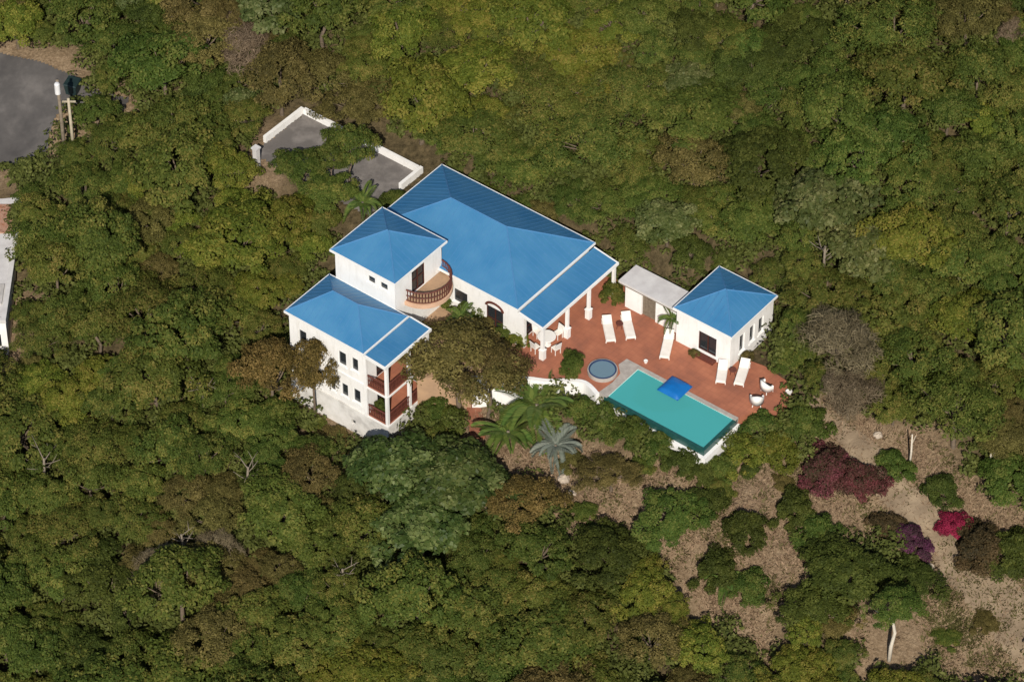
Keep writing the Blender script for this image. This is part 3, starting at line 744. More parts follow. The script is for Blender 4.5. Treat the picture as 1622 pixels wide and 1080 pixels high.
def tub_chair(u, v, face, label):
    t = empty('armchair', hpos(u, v), HR + face, (1.3, 1.3, 1.0)); tag(t, label, 'armchair', 'white tub chairs at the terrace end')
    # +x is where the sitter looks
    m = MB(); n = 15
    for i in range(n):
        a = R(70) + R(220) * i / (n - 1); h = .42 + .36 * max(0, math.cos(a - math.pi)) ** 1.2
        for r, z in ((.36, .30), (.36, .30 + h), (.27, .30 + h), (.27, .30)): m.v.append((r * math.cos(a), r * math.sin(a), z))
    for i in range(n - 1):
        for j in range(4): m.f.append((4 * i + j, 4 * i + 4 + j, 4 * i + 4 + (j + 1) % 4, 4 * i + (j + 1) % 4))
    m.f += [(3, 2, 1, 0), (4 * n - 4, 4 * n - 3, 4 * n - 2, 4 * n - 1)]
    m.build('backrest', M['plastic'], t, True)
    m = MB(); m.lathe([(.25, .28), (.26, .31), (.26, .38), (.24, .40)], 16); m.build('seat', M['dark'], t)
    for k in range(4):
        a = R(45 + 90 * k); m = MB(); m.tube([(.3 * math.cos(a), .3 * math.sin(a), 0), (.24 * math.cos(a), .24 * math.sin(a), .31)], .022, 6); m.build('leg', M['plastic'], t)
tub_chair(16.0, 6.45, R(75), 'white tub chair at the terrace end, back towards the loungers')
tub_chair(16.2, 5.0, R(125), 'white tub chair at the terrace end, back towards the pool')

def dining_chair(u, v, face, label):
    t = empty('dining_chair', hpos(u, v), HR + face); tag(t, label, 'chair', 'white dining chairs under the porch')
    m = MB(); m.box(-.24, .24, -.24, .24, .42, .47); m.build('seat', M['cushion'], t, bevel=.015)
    m = MB(); m.add([(-.24, -.24, .472), (-.20, -.24, .472), (-.20, .24, .472), (-.24, .24, .472), (-.33, -.24, .98), (-.29, -.24, .98), (-.29, .24, .98), (-.33, .24, .98)],
                    [(0, 3, 2, 1), (4, 5, 6, 7), (0, 1, 5, 4), (1, 2, 6, 5), (2, 3, 7, 6), (3, 0, 4, 7)]); m.build('backrest', M['plastic'], t)
    for x in (-.21, .21):
        for y in (-.21, .21):
            m = MB(); m.box(x - .02, x + .02, y - .02, y + .02, 0, .418); m.build('leg', M['plastic'], t)
tb = empty('dining_table', hpos(2.0, 1.15), HR); tag(tb, 'round white dining table under the porch', 'table')
m = MB(); m.lathe([(.60, .70), (.62, .72), (.62, .74), (.60, .755)], 24); m.build('table_top', M['plastic'], tb)
m = MB(); m.lathe([(.30, 0), (.28, .04), (.06, .10), (.05, .69), (.16, .699)], 14); m.build('pedestal', M['plastic'], tb)
for k, (a, lab) in enumerate(((-100, 'white dining chair nearest the porch corner post'), (-15, 'white dining chair on the pool side of the round table'),
                              (80, 'white dining chair on the far side of the round table'), (165, 'white dining chair on the house side of the round table'))):
    dining_chair(2.0 + 1.0 * math.cos(R(a)), 1.15 + 1.0 * math.sin(R(a)), R(a + 180), lab)

def pot(u, v, z, r, label, mat='pot', name='flower_pot'):
    t = empty(name, hpos(u, v, z), HR); tag(t, label, 'plant pot')
    m = MB(); m.lathe([(r * .7, 0), (r, r * 1.3), (r * 1.1, r * 1.35), (r * 1.1, r * 1.5), (r * .9, r * 1.5), (r * .85, r * 1.3)], 14); m.build('pot', M[mat], t)
    return t
pot(8.2, 3.75, 0, .13, 'tiny white pot standing on the red terrace', 'plastic')
pot(17.3, 7.05, 0, .2, 'white pot at the far corner of the terrace', 'plastic')

# ------------------------------------------------------------------ parking court wall, left neighbour, poles, dark block
CW = lambda p: 0.4
wall_strip('court_wall', [(-25.35, 4.5), (-25.35, 8.6), (-14.75, 8.6), (-14.75, 6.6)][0:0] or [(-25.35, 4.5), (-25.35, 8.58)], .25, .2, 1.55, M['white'], 'low white court wall, short leg at the far end', 'wall')
wall_strip('court_wall', [(-25.18, 8.58), (-23.4, 8.58), (-20, 8.58), (-18.4, 8.58), (-14.9, 8.58)], .25, .2, 1.548, M['white'], 'long low white wall along the back of the parking court', 'wall')
wall_strip('court_wall', [(-14.73, 8.75), (-14.73, 6.4)], .25, .2, 1.552, M['white'], 'low white court wall, short leg beside the main roof', 'wall')
p = ground_at(407, 262)
gp = empty('gate_pier', p, HR); tag(gp, 'pale masonry pier beside the parking court entrance', 'pier')
m = MB(); m.box(-.18, .18, -.18, .18, -.5, 1.5); m.build('shaft', M['paleconc'], gp); m = MB(); m.box(-.25, .25, -.25, .25, 1.503, 1.62); m.build('cap', M['paleconc'], gp)

gb = ground_at(12, 562); NZ = float(gb[2]); HT = 3.2
x1 = float(at(15, 470, NZ + HT)[0]); y0 = float(gb[1]); y1 = float(at(15, 292, NZ + HT)[1])
nh = empty('neighbour_house', (x1, y0, NZ), 0); tag(nh, 'flat-roofed white house cut off by the left edge of the picture', 'house')
LY = y1 - y0
m = MB(); fw = [(-1.9, -.45, .7, 1.9)]
wall_boxes(m, 'u', 0, .25, -12, -.05, -2, HT - .2, fw)
m.box(-.3, -.05, .25, LY, -6, HT - .2); m.box(-12, -.3, LY - .25, LY, -2, HT - .2); m.box(-12, -11.75, .25, LY - .25, -2, HT - .2)
m.build('wall', M['white'], nh)
window(nh, 'u', 0, -1, *fw[0])
m = MB(); m.box(-12.3, -.33, .2, LY + .1, HT - .197, HT - .05); m.build('roof', M['paleconc'], nh)
m = MB(); m.box(-12.0, -.40, LY - 5.2, LY - 2.2, HT - .047, HT + .06); e = m.build('roof_deck', M['rooftile'], nh); e['label'] = 'rust red patch of roofing'
m = MB(); m.box(-12.0, -.45, 1.6, 3.6, HT - .047, HT + .1); m.build('skylight', M['conc'], nh)
m = MB(); m.box(-.33, .0, -.1, LY + .1, HT - .196, HT + .12); m.box(-12.3, -.333, LY - .2, LY + .1, HT - .046, HT + .118); m.box(-12.3, -.333, -.1, .197, HT - .196, HT + .118); m.build('parapet', M['paleconc'], nh)

def pole(base_px, top_px, mat, r, label, cap):
    g = ground_at(*base_px); dy = base_px[1] - top_px[1]
    h = dy / 24.0 / math.cos(PITCH)
    t = empty('utility_pole', g, 0); tag(t, label, 'utility pole')
    m = MB(); m.tube([(0, 0, -.6), (0, 0, h)], [r, r * .72], 10); m.build('shaft', M[mat], t, True)
    if cap:
        m = MB(); m.lathe([(.05, h - 1.0), (.2, h - .98), (.2, h - .15), (.14, h - .06), (.05, h - .04)], 14, 0, -.3); m.build('transformer', M['grey'], t)
        m = MB(); m.box(-.04, .04, -.3, 0, h - .6, h - .5); m.build('bracket', M['grey'], t)
    else:
        m = MB(); m.box(-.5, .5, -.05, .05, h - .35, h - .25); m.build('crossarm', M[mat], t)
pole((105, 262), (92, 126), 'woodpole', .15, 'brown utility pole with pale transformer at the road end', True)
pole((118, 250), (109, 155), 'palepole', .13, 'paler and shorter utility pole at the road end', False)
def dark_block(px, py, mat, w, h, label):
    g = ground_at(px, py); t = empty('dark_block', g, R(-20)); tag(t, label, 'waste bin')
    m = MB(); m.add([(-w * .42, -w * .4, .08), (w * .42, -w * .4, .08), (w * .42, w * .4, .08), (-w * .42, w * .4, .08), (-w / 2, -w / 2, h), (w / 2, -w / 2, h), (w / 2, w / 2, h), (-w / 2, w / 2, h)],
                    [(0, 3, 2, 1), (4, 5, 6, 7), (0, 1, 5, 4), (1, 2, 6, 5), (2, 3, 7, 6), (3, 0, 4, 7)]); m.build('body', M[mat], t, bevel=.03)
    m = MB(); m.add([(-w * .54, -w * .56, h + .003), (w * .54, -w * .56, h + .003), (w * .54, w * .54, h + .003), (-w * .54, w * .54, h + .003), (-w * .5, -w * .5, h + .06), (w * .5, -w * .5, h + .06), (w * .5, w * .5, h + .14), (-w * .5, w * .5, h + .14)],
                    [(0, 3, 2, 1), (4, 5, 6, 7), (0, 1, 5, 4), (1, 2, 6, 5), (2, 3, 7, 6), (3, 0, 4, 7)]); m.build('lid', M[mat], t)
    for x in (-w * .3, w * .3):
        m = MB(); m.tube([(x - .03, w * .4, .09), (x + .03, w * .4, .09)], .09, 10); m.build('wheel', M['dark'], t)
dark_block(116, 148, 'bin_teal', .95, 1.0, 'large dark bin-shaped block beside the utility poles')  # guessed bin shape standing in for an unclear dark patch

# red garden steps in front of the retaining wall
gs = empty('garden_steps', (0, 0, 0), 0); tag(gs, 'short flight of brick red garden steps below the brown tree', 'steps')
A, B = ground_at(750, 640), ground_at(757, 690)
for k in range(6):
    t = k / 5; x, y = A[0] * (1 - t) + B[0] * t, A[1] * (1 - t) + B[1] * t; z = terrain(x, y)
    m = MB(); m.box(x - .5, x + .5, y - .24, y + .24, z - .4, z + .12); m.build('step', M['steps'], gs)

# ------------------------------------------------------------------ foliage meshes
def leaf_mesh(name, cen, nrm, length, width, tone, mat=None, dirs=None, extra=None):
    """one small folded leaf (a quad) for each centre; tone is a number per leaf"""
    n = len(cen); nrm = nrm / np.linalg.norm(nrm, axis=1, keepdims=True)
    if dirs is None: dirs = rng.normal(size=(n, 3))
    t = dirs - nrm * np.sum(dirs * nrm, axis=1, keepdims=True); t /= np.linalg.norm(t, axis=1, keepdims=True) + 1e-9
    b = np.cross(nrm, t); L = length[:, None] / 2; Wd = width[:, None] / 2
    fold = nrm * Wd * .45
    v = np.stack([cen - t * L, cen + b * Wd + fold - t * L * .1, cen + t * L, cen - b * Wd + fold - t * L * .1], axis=1).reshape(-1, 3)
    me = bpy.data.meshes.new(name)
    me.vertices.add(4 * n); me.vertices.foreach_set('co', v.astype(np.float32).ravel())
    me.loops.add(4 * n); me.loops.foreach_set('vertex_index', np.arange(4 * n, dtype=np.int32))
    me.polygons.add(n); me.polygons.foreach_set('loop_start', np.arange(0, 4 * n, 4, dtype=np.int32))
    me.update(calc_edges=True)
    a = me.attributes.new('tone', 'FLOAT', 'FACE'); a.data.foreach_set('value', np.clip(tone, 0, 1).astype(np.float32))
    me.materials.append(mat); return me
def crown_points(nclump, leaves, Rr, Rz, zc, crad, flat=.35, low=-.45):
    """clumps spread over an uneven dome, leaves spread through each clump"""
    ang = rng.uniform(0, 2 * math.pi, nclump)
    cz = rng.uniform(low, 1, nclump); rad = np.sqrt(np.clip(1 - np.clip(cz, 0, 1) ** 2, 0, 1)) * rng.uniform(.35, 1.0, nclump) ** .55
    lump = 1 + .24 * np.sin(ang * 2 + rng.uniform(0, 6)) + .18 * np.sin(ang * 3 + rng.uniform(0, 6)) + .1 * np.sin(ang * 5 + rng.uniform(0, 6))
    C = np.stack([np.cos(ang) * rad * Rr * lump, np.sin(ang) * rad * Rr * lump, zc + cz * Rz * rng.uniform(.75, 1.1, nclump)], 1)
    cr = crad * rng.uniform(.65, 1.35, nclump); ct = rng.uniform(0, 1, nclump)
    per = np.maximum(10, (leaves * cr ** 2 / np.sum(cr ** 2))).astype(int)
    ids = np.repeat(np.arange(nclump), per); n = len(ids)
    d = rng.normal(size=(n, 3)); d /= np.linalg.norm(d, axis=1, keepdims=True)
    d[:, 2] = np.where(d[:, 2] < -.3, -d[:, 2], d[:, 2])
    r = cr[ids] * rng.uniform(.35, 1.0, n) ** .5
    off = d * r[:, None]; off[:, 2] *= .75
    P = C[ids] + off
    outw = P - np.array([0, 0, zc - Rz * .4]); outw /= np.linalg.norm(outw, axis=1, keepdims=True) + 1e-6
    N = d * .55 + outw * .4 + np.array([0, 0, .8]) + rng.normal(size=(n, 3)) * .6
    tone = .45 + (ct[ids] - .5) * .75 + rng.normal(size=n) * .2
    return C, P, N, tone
def trunk_mesh(name, zc, Rr, targets, r0=.13, bends=.25):
    m = MB(); top = zc * .62
    p1 = (rnd.uniform(-bends, bends), rnd.uniform(-bends, bends), top * .5); p2 = (rnd.uniform(-bends, bends), rnd.uniform(-bends, bends), top)
    m.tube([(0, 0, -.6), (p1[0] * .3, p1[1] * .3, .1), p1, p2], [r0 * 1.35, r0 * 1.1, r0 * .9, r0 * .7], 7)
    for t in targets:
        q = Vector(p2).lerp(Vector(t), .5) + Vector((0, 0, -.15)); m.tube([p2, q, t], [r0 * .55, r0 * .36, r0 * .1], 5)
    return m.mesh(name, M['bark'], True)
KIND = {}
def add_kind(key, nvar, **k):
    out = []
    for i in range(nvar):
        C, P, N, tone = crown_points(k['clumps'], k['leaves'], k['R'], k['Rz'], k['zc'], k['crad'], low=k.get('low', -.45))
        n = len(P); L = rng.uniform(*k['len'], n); Wd = L * rng.uniform(*k.get('wr', (.45, .65)), n)
        me = leaf_mesh(key + '_crown', P, N, L, Wd, tone, M['olive'])
        idx = rng.choice(len(C), min(9, len(C)), replace=False)
        tr = trunk_mesh(key + '_trunk', k['zc'], k['R'], [tuple(C[j]) for j in idx], k.get('r0', .13))
        out.append((me, tr, k['R'], k['zc']))
    KIND[key] = out
add_kind('broad', 7, clumps=105, leaves=11500, R=2.3, Rz=1.02, zc=3.0, crad=.44, len=(.11, .24))
add_kind('fine', 5, clumps=125, leaves=11500, R=2.4, Rz=.95, zc=3.0, crad=.42, len=(.11, .22), wr=(.3, .5))
add_kind('gloss', 3, clumps=90, leaves=8500, R=2.3, Rz=1.2, zc=2.9, crad=.52, len=(.20, .36), wr=(.5, .7))
add_kind('shrub', 4, clumps=60, leaves=8500, R=2.0, Rz=1.6, zc=.75, crad=.56, len=(.14, .28), low=-.35, r0=.08)
def twig_kind(nvar):
    out = []
    for i in range(nvar):
        C, P, N, tone = crown_points(60, 5200, 2.3, 1.4, 2.8, .7)
        n = len(P); d = P - np.array([0, 0, 1.4]); d /= np.linalg.norm(d, axis=1, keepdims=True)
        d += rng.normal(size=(n, 3)) * .65
        L = rng.uniform(.4, .95, n); Wd = rng.uniform(.025, .05, n)
        k = rng.random(n) < .12; L[k] = rng.uniform(.12, .22, k.sum()); Wd[k] = L[k] * .55
        me = leaf_mesh('twig_crown', P, N, L, Wd, tone, M['twig'], dirs=d)
        tr = trunk_mesh('twig_trunk', 2.8, 2.3, [tuple(C[j]) for j in range(14)], .12)
        out.append((me, tr, 2.3, 2.8))
    KIND['twig'] = out
twig_kind(3)

TONE_WORDS = {'olive': 'olive green', 'yellow': 'yellow-green', 'green': 'mid green', 'deep': 'dark green', 'brownleaf': 'brown-tinged', 'twig': 'grey-brown twiggy',
              'paleleaf': 'pale broad-leaved', 'rust': 'rusty brown', 'gloss': 'dark glossy'}
def plant(kind, tone, cx, cy, rpx, label, cat='tree', group=None, zs=1.0, name=None, bark=None, var=None, base=None):
    """a tree or shrub whose crown centre shows at (cx, cy) with a crown radius of rpx pixels of the photograph"""
    v = KIND[kind][rnd.randrange(len(KIND[kind]))] if var is None else KIND[kind][var]
    s = rpx / 24.0 / v[2] * (.92 if kind != 'twig' else .95)
    if base is None:
        p = ground_at(cx, cy, v[3] * s * zs); g = (p[0], p[1], terrain(p[0], p[1]))
    else:
        p = at(cx, cy, base + v[3] * s * zs); g = (p[0], p[1], base)
    return plant_at(kind, tone, g, s, zs, label, cat, group, name, bark, v)
def tall(kind, tone, cx, cy, rpx, hc, label, cat='tree', **k):
    v = KIND[kind][rnd.randrange(len(KIND[kind]))]; s = rpx / 24.0 / v[2] * .92
    p = ground_at(cx, cy, hc); g = (p[0], p[1], terrain(p[0], p[1])); PLACED.append((cx, cy, rpx))
    return plant_at(kind, tone, g, s, hc / v[3] / s, label, cat, None, None, None, v)
def plant_at(kind, tone, g, s, zs, label, cat, group, name, bark, v):
    nm = name or {'shrub': 'shrub'}.get(kind, 'tree')
    t = empty(nm, g, rnd.uniform(0, 6.283), (s, s, s * zs)); tag(t, label, cat, group)
    if kind != 'shrub': t.rotation_euler = (rnd.uniform(-.12, .12), rnd.uniform(-.12, .12), t.rotation_euler[2])
    inst('foliage' if kind == 'shrub' else 'crown', v[0], t, M[tone])
    inst('stem' if kind == 'shrub' else 'trunk', v[1], t, M[bark] if bark else None)
    return t

# ------------------------------------------------------------------ plants one can point to
PLACED = []          # crown discs (px, py, r) already taken
def put(kind, tone, cx, cy, r, label, cat='tree', **k):
    PLACED.append((cx, cy, r)); return plant(kind, tone, cx, cy, r, label, cat, **k)
tall('fine', 'brownleaf', 728, 574, 92, 4.7, 'wide brown-olive feathery tree in front of the main house wall')
tall('fine', 'brownleaf', 772, 588, 62, 4.2, 'brown feathery tree crowding the right side of the wide brown-olive tree')
tall('fine', 'rust', 430, 590, 62, 4.6, 'rusty brown feathery tree standing off the left end of the wing')
tall('fine', 'rust', 492, 578, 46, 5.2, 'brown feathery tree in front of the wing windows')
put('gloss', 'gloss', 640, 745, 76, 'dark glossy tree right below the wing corner', zs=.9)
put('gloss', 'gloss', 725, 760, 78, 'dark glossy tree below the garden steps', zs=.9)
put('gloss', 'gloss', 672, 838, 78, 'dark glossy tree lowest of the glossy trees below the wing', zs=.9)
put('fine', 'rust', 822, 795, 62, 'rusty orange-brown tree beside the dark glossy trees')
put('fine', 'brownleaf', 968, 750, 50, 'low brown-olive tree on the slope below the pool', zs=.7)
put('broad', 'green', 850, 870, 55, 'mid green tree on a slim trunk below the rusty tree')
put('broad', 'deep', 960, 880, 62, 'dark green rounded tree at the left of the lower clearing', zs=.8)
put('broad', 'green', 1062, 812, 58, 'mid green tree on the slope in the middle of the clearing', zs=.7)
put('shrub', 'deep', 1180, 842, 36, 'dense dark green shrub left of the pair in the clearing', 'shrub')
put('shrub', 'deep', 1258, 812, 36, 'dark green shrub with a paler twig in the clearing', 'shrub')
put('shrub', 'green', 1290, 845, 36, 'mid green low shrub beside the dark pair in the clearing', 'shrub')
put('shrub', 'deep', 1135, 908, 38, 'dark green shrub at the narrow neck of the bare ground', 'shrub')
put('shrub', 'green', 1186, 935, 32, 'mid green shrub below the narrow neck of the bare ground', 'shrub')
put('broad', 'deep', 1345, 905, 70, 'largest dark green tree in the lower clearing', zs=.75)
put('broad', 'deep', 1290, 960, 55, 'dark green tree left of the pale-trunked tree', zs=.75)
put('broad', 'deep', 1448, 918, 46, 'dark green tree right of the pale-trunked tree', zs=.75)
put('broad', 'brownleaf', 1322, 985, 40, 'brown-tinged low tree beside the pale trunk', zs=.7)
put('shrub', 'maroon', 1308, 750, 44, 'brownish maroon bougainvillea, left half of the maroon pair', 'shrub', name='bougainvillea')
put('shrub', 'maroon', 1360, 765, 38, 'brighter maroon bougainvillea beside the round green bush', 'shrub', name='bougainvillea')
put('shrub', 'darkbrown', 1408, 836, 27, 'grey-brown bougainvillea bush touching the purple one', 'shrub', name='bougainvillea')
put('shrub', 'purple', 1440, 858, 31, 'purple bougainvillea beside the path', 'shrub', name='bougainvillea')
put('shrub', 'red', 1505, 833, 26, 'bright red bougainvillea beside the path', 'shrub', name='bougainvillea')
put('shrub', 'darkbrown', 1552, 872, 44, 'large dark brown bush behind the red bougainvillea', 'shrub')
put('shrub', 'deep', 1600, 880, 46, 'dark green bush right of the dark brown one', 'shrub')
put('shrub', 'green', 1413, 738, 29, 'round light green bush by the thin pale stem', 'shrub')
put('shrub', 'deep', 1490, 778, 30, 'round dark green bush above the red bougainvillea', 'shrub')
# hedge under the pool and shrubs round the terrace
for i, (x, y, r, tn, lab) in enumerate(((922, 652, 28, 'green', 'leftmost bush of the green hedge under the pool'), (955, 668, 33, 'green', 'second bush from the left in the hedge under the pool'),
        (1000, 688, 34, 'green', 'middle bush of the green hedge under the pool'), (1042, 712, 32, 'green', 'fourth bush from the left in the hedge under the pool'), (1085, 733, 30, 'deep', 'dark rightmost bush of the hedge under the pool'))):
    put('shrub', tn, x, y, r, lab, 'shrub', group='hedge bushes under the pool', name='hedge_bush')
put('shrub', 'deep', 1118, 800, 30, 'dark green shrub on the bare slope left of the dense pair', 'shrub')
put('shrub', 'olive', 1012, 740, 20, 'small olive shrub between the brown-olive tree and the hedge', 'shrub', zs=.8)
put('shrub', 'brownleaf', 905, 728, 22, 'brownish shrub right of the silvery palm', 'shrub', zs=.8)
put('shrub', 'olive', 1140, 772, 22, 'small olive shrub below the pool corner', 'shrub', zs=.7)
put('shrub', 'brownleaf', 1240, 765, 18, 'small dry shrub in the middle of the bare tan slope', 'shrub', zs=.6)
put('shrub', 'green', 925, 812, 22, 'small green shrub above the dark rounded tree', 'shrub', zs=.8)
put('shrub', 'brownleaf', 1560, 985, 24, 'dry brown shrub beside the lower end of the track', 'shrub', zs=.5)
put('shrub', 'olive', 1500, 1010, 22, 'low olive shrub left of the lower end of the track', 'shrub', zs=.5)
put('shrub', 'green', 1205, 680, 36, 'light green shrub at the right end of the pool', 'shrub')
put('shrub', 'green', 1142, 742, 26, 'green shrub against the white pool wall corner', 'shrub')
put('shrub', 'deep', 1112, 752, 24, 'dark green shrub under the pool corner', 'shrub')
put('shrub', 'yellow', 1178, 722, 38, 'yellow-green shrub below the right end of the pool', 'shrub')
put('shrub', 'green', 1272, 672, 38, 'rounded green shrub below the terrace end', 'shrub')
put('shrub', 'yellow', 1232, 715, 36, 'yellow-green shrub between the pool end and the maroon bushes', 'shrub')
put('shrub', 'deep', 1190, 745, 18, 'small dark shrub above the bare tan slope', 'shrub')
put('broad', 'olive', 1258, 560, 36, 'olive tree beside the right wall of the cottage', zs=.6)
put('twig', 'twig', 1332, 545, 62, 'large grey bare-twigged tree right of the cottage')
put('twig', 'twig', 1348, 622, 50, 'grey bare-twigged tree just above the path')
put('fine', 'brownleaf', 1105, 250, 62, 'brown thin-leaved tree behind the cottage, in the upper canopy')
put('gloss', 'paleleaf', 1310, 325, 72, 'pale broad-leaved tree with dark gaps, upper one of the pair right of the cottage')
put('gloss', 'paleleaf', 1365, 400, 66, 'pale broad-leaved tree with dark gaps, lower one of the pair right of the cottage')
put('broad', 'yellow', 665, 150, 78, 'bright yellow-green rounded tree above the parking court wall', zs=1.1)
put('shrub', 'green', 908, 580, 24, 'round green shrub beside the spa tub', 'shrub', zs=.9, base=0.0)
put('shrub', 'olive', 970, 468, 22, 'olive shrub between the porch and the low shed', 'shrub', zs=1.1, base=0.0)
put('shrub', 'green', 745, 492, 26, 'green shrub against the cream front wall', 'shrub', base=0.0)
put('shrub', 'green', 800, 528, 22, 'green shrub beside the front corner of the main house', 'shrub', base=0.0)
put('shrub', 'brownleaf', 775, 515, 20, 'brownish shrub under the arched door', 'shrub', base=0.0)
put('shrub', 'green', 768, 496, 24, 'tall green shrub left of the arched door', 'shrub', base=0.0, zs=1.5)
put('shrub', 'yellow', 822, 540, 18, 'yellow-green shrub at the corner of the porch', 'shrub', base=0.0, zs=1.2)
put('shrub', 'green', 712, 478, 20, 'green shrub at the foot of the round balcony', 'shrub', base=0.0)
put('shrub', 'green', 690, 655, 26, 'green shrub against the earth-coloured terrace wall', 'shrub', zs=1.3)
put('shrub', 'green', 716, 668, 26, 'bright green shrub left of the garden steps', 'shrub')
put('shrub', 'brownleaf', 560, 712, 20, 'dry brown shrub at the foot of the wing corner', 'shrub', zs=.6)
put('shrub', 'olive', 495, 672, 22, 'olive shrub at the left foot of the wing wall', 'shrub', zs=.7)
put('shrub', 'brownleaf', 530, 690, 24, 'dry brown shrub at the foot of the wing wall', 'shrub', zs=.6)
put('shrub', 'green', 625, 322, 26, 'green shrub inside the court beside the main roof', 'shrub')
tall('broad', 'olive', 552, 232, 40, 3.4, 'olive tree hanging over the middle of the court wall')
tall('broad', 'green', 520, 250, 34, 2.6, 'mid green tree standing in the middle of the parking court')
put('broad', 'green', 478, 268, 50, 'mid green tree covering the left half of the parking court', zs=.8)
put('broad', 'olive', 520, 300, 46, 'olive tree below the middle of the parking court', zs=.8)
put('shrub', 'brownleaf', 1100, 560, 9, 'tiny dry plant beside the cottage door', 'shrub', base=0.0)
put('shrub', 'brownleaf', 1180, 566, 12, 'tiny dry plant under the cottage windows', 'shrub', base=0.0)
# pale-trunked tree
def pale_tree():
    g = ground_at(1408, 1046); t = empty('tree', g, 0); tag(t, 'light green tree with a bare white trunk in the lower clearing', 'tree')
    m = MB(); m.tube([(0, 0, -.4), (.05, .1, 1.2), (.22, .2, 2.4), (.0, .3, 3.5), (-.1, .3, 4.1)], [.14, .125, .11, .09, .07], 8)
    m.tube([(.0, .3, 3.5), (.5, .4, 4.3), (.8, .3, 4.9)], [.1, .07, .03], 6); m.tube([(.02, .3, 3.3), (-.5, .3, 3.8), (-1.1, .4, 4.2)], [.09, .06, .03], 6)
    m.build('trunk', M['palebark'], t, True)
    v = KIND['broad'][1]; inst('crown', v[0], t, M['green'], loc=(0, .2, 2.9), rot=(0, 0, 1.0), scale=(.72, .72, .6)); PLACED.append((1402, 925, 48))
pale_tree()
for (x, y0_, y1_, lab) in ((1440, 742, 688, 'slender pale bare stem beside the round green bush'), (1566, 750, 716, 'short slender pale stem at the right edge of the clearing')):
    g = ground_at(x, y0_); h = (y0_ - y1_) / 24 / .731
    t = empty('bare_stem', g, 0); tag(t, lab, 'dead tree')
    m = MB(); m.tube([(0, 0, -.3), (.03, 0, h * .5), (-.02, 0, h)], [.085, .07, .04], 7); m.build('stem', M['palebark'], t, True)
    m = MB(); m.tube([(.01, 0, h * .7), (.22, .05, h * .95)], [.035, .012], 5); m.build('twig', M['palebark'], t, True)

def dead_tree(px, py, h, lab):
    g = ground_at(px, py, h * .7); g = (g[0], g[1], terrain(g[0], g[1])); t = empty('dead_tree', g, rnd.uniform(0, 6)); tag(t, lab, 'dead tree')
    m = MB(); m.tube([(0, 0, -.3), (.1, .05, h * .4), (-.05, .1, h * .75)], [.12, .10, .07], 7); m.build('trunk', M['greybark'], t, True)
    for k in range(6):
        a = k * 1.1 + rnd.uniform(-.3, .3); L = rnd.uniform(.7, 1.5); z0_ = h * (.5 + .045 * k)
        m = MB(); c, s_ = math.cos(a), math.sin(a)
        m.tube([(0, .07, z0_), (c * L * .5, s_ * L * .5, z0_ + .35), (c * L, s_ * L, z0_ + rnd.uniform(.4, 1.0))], [.045, .03, .012], 5)
        m.tube([(c * L * .5, s_ * L * .5, z0_ + .35), (c * L * .6 - s_ * .4, s_ * L * .6 + c * .4, z0_ + .8)], [.03, .01], 4)
        m.build('branch', M['greybark'], t, True)
for (x, y, h, lab) in ((70, 728, 5.0, 'pale dead tree poking through the canopy low on the left'), (392, 742, 4.8, 'pale dead tree below and left of the wing'), (545, 905, 4.6, 'pale dead tree in the canopy near the bottom, left of the glossy trees'),
                       (1305, 395, 4.6, 'pale dead tree among the pale broad-leaved trees'), (318, 612, 4.6, 'pale dead tree in the canopy left of the wing'),
                       (290, 850, 4.8, 'pale dead tree in the lower left canopy')):
    dead_tree(x, y, h, lab); PLACED.append((x, y, 10))

# palms: every frond a part
def frond_mesh(name, L, droop, rise, mat, nl=22, ll=.55, wl=.07):
    cen = []; nr = []; dr = []; ln = []; tn = []
    for i in range(nl):
        s = (i + 1) / nl; x = L * s * (1 - .18 * droop * s); z = rise * L * s * 1.2 - droop * L * s * s
        for sd in (-1, 1):
            k = ll * (.55 + .9 * math.sin(math.pi * min(1, s * .9 + .08)) * .7) * (1 - .35 * s)
            d = np.array([.55 + .5 * s, sd * (1 - .4 * s), -.28]); d /= np.linalg.norm(d)
            cen.append(np.array([x, 0, z]) + d * k / 2); dr.append(d); nr.append([0, -sd * .35, 1]); ln.append(k); tn.append(rng.uniform(.15, .85))
    cen = np.array(cen); n = len(cen)
    return leaf_mesh(name, cen, np.array(nr, float), np.array(ln), np.full(n, wl) * np.linspace(1.1, .8, n), np.array(tn), mat, dirs=np.array(dr))
FROND = {}
for key, mat in (('palm', 'palm'), ('silver', 'silver')):
    FROND[key] = [frond_mesh(key + '_frond', 2.4, d, r, M[mat], wl=w_, ll=.7) for d, r, w_ in ((.65, .55, .13), (.85, .4, .15), (.6, .8, .13), (1.0, .25, .15))]
def rach_mesh(): 
    return None
def palm(px, py, hgt, scale, label, key='palm', nf=16, world_=None):
    g = ground_at(px, py) if world_ is None else np.array(world_)
    t = empty('palm', g, rnd.uniform(0, 6)); tag(t, label, 'palm')
    m = MB(); m.tube([(0, 0, -.3), (.04, 0, hgt * .5), (0, 0, hgt)], [.16 * scale, .12 * scale, .11 * scale], 8); m.build('trunk', M['greybark'], t, True)
    for k in range(nf):
        ring = k % 4; a = k * 2.39996 + rnd.uniform(-.15, .15)
        inst('frond', FROND[key][ring], t, None, (0, 0, hgt), (rnd.uniform(-.12, .12), rnd.uniform(-.15, .1), a), (scale * rnd.uniform(.85, 1.1),) * 3)
    return t
palm(850, 668, 1.6, 1.25, 'large green palm in front of the white retaining wall', nf=20); PLACED.append((850, 640, 50))
palm(805, 700, 1.0, 1.0, 'green palm lower left of the large one, by the steps', nf=16); PLACED.append((803, 685, 40))
palm(880, 722, 1.0, .80, 'silvery grey palm on the slope below the retaining wall', 'silver', 18); PLACED.append((880, 700, 36))
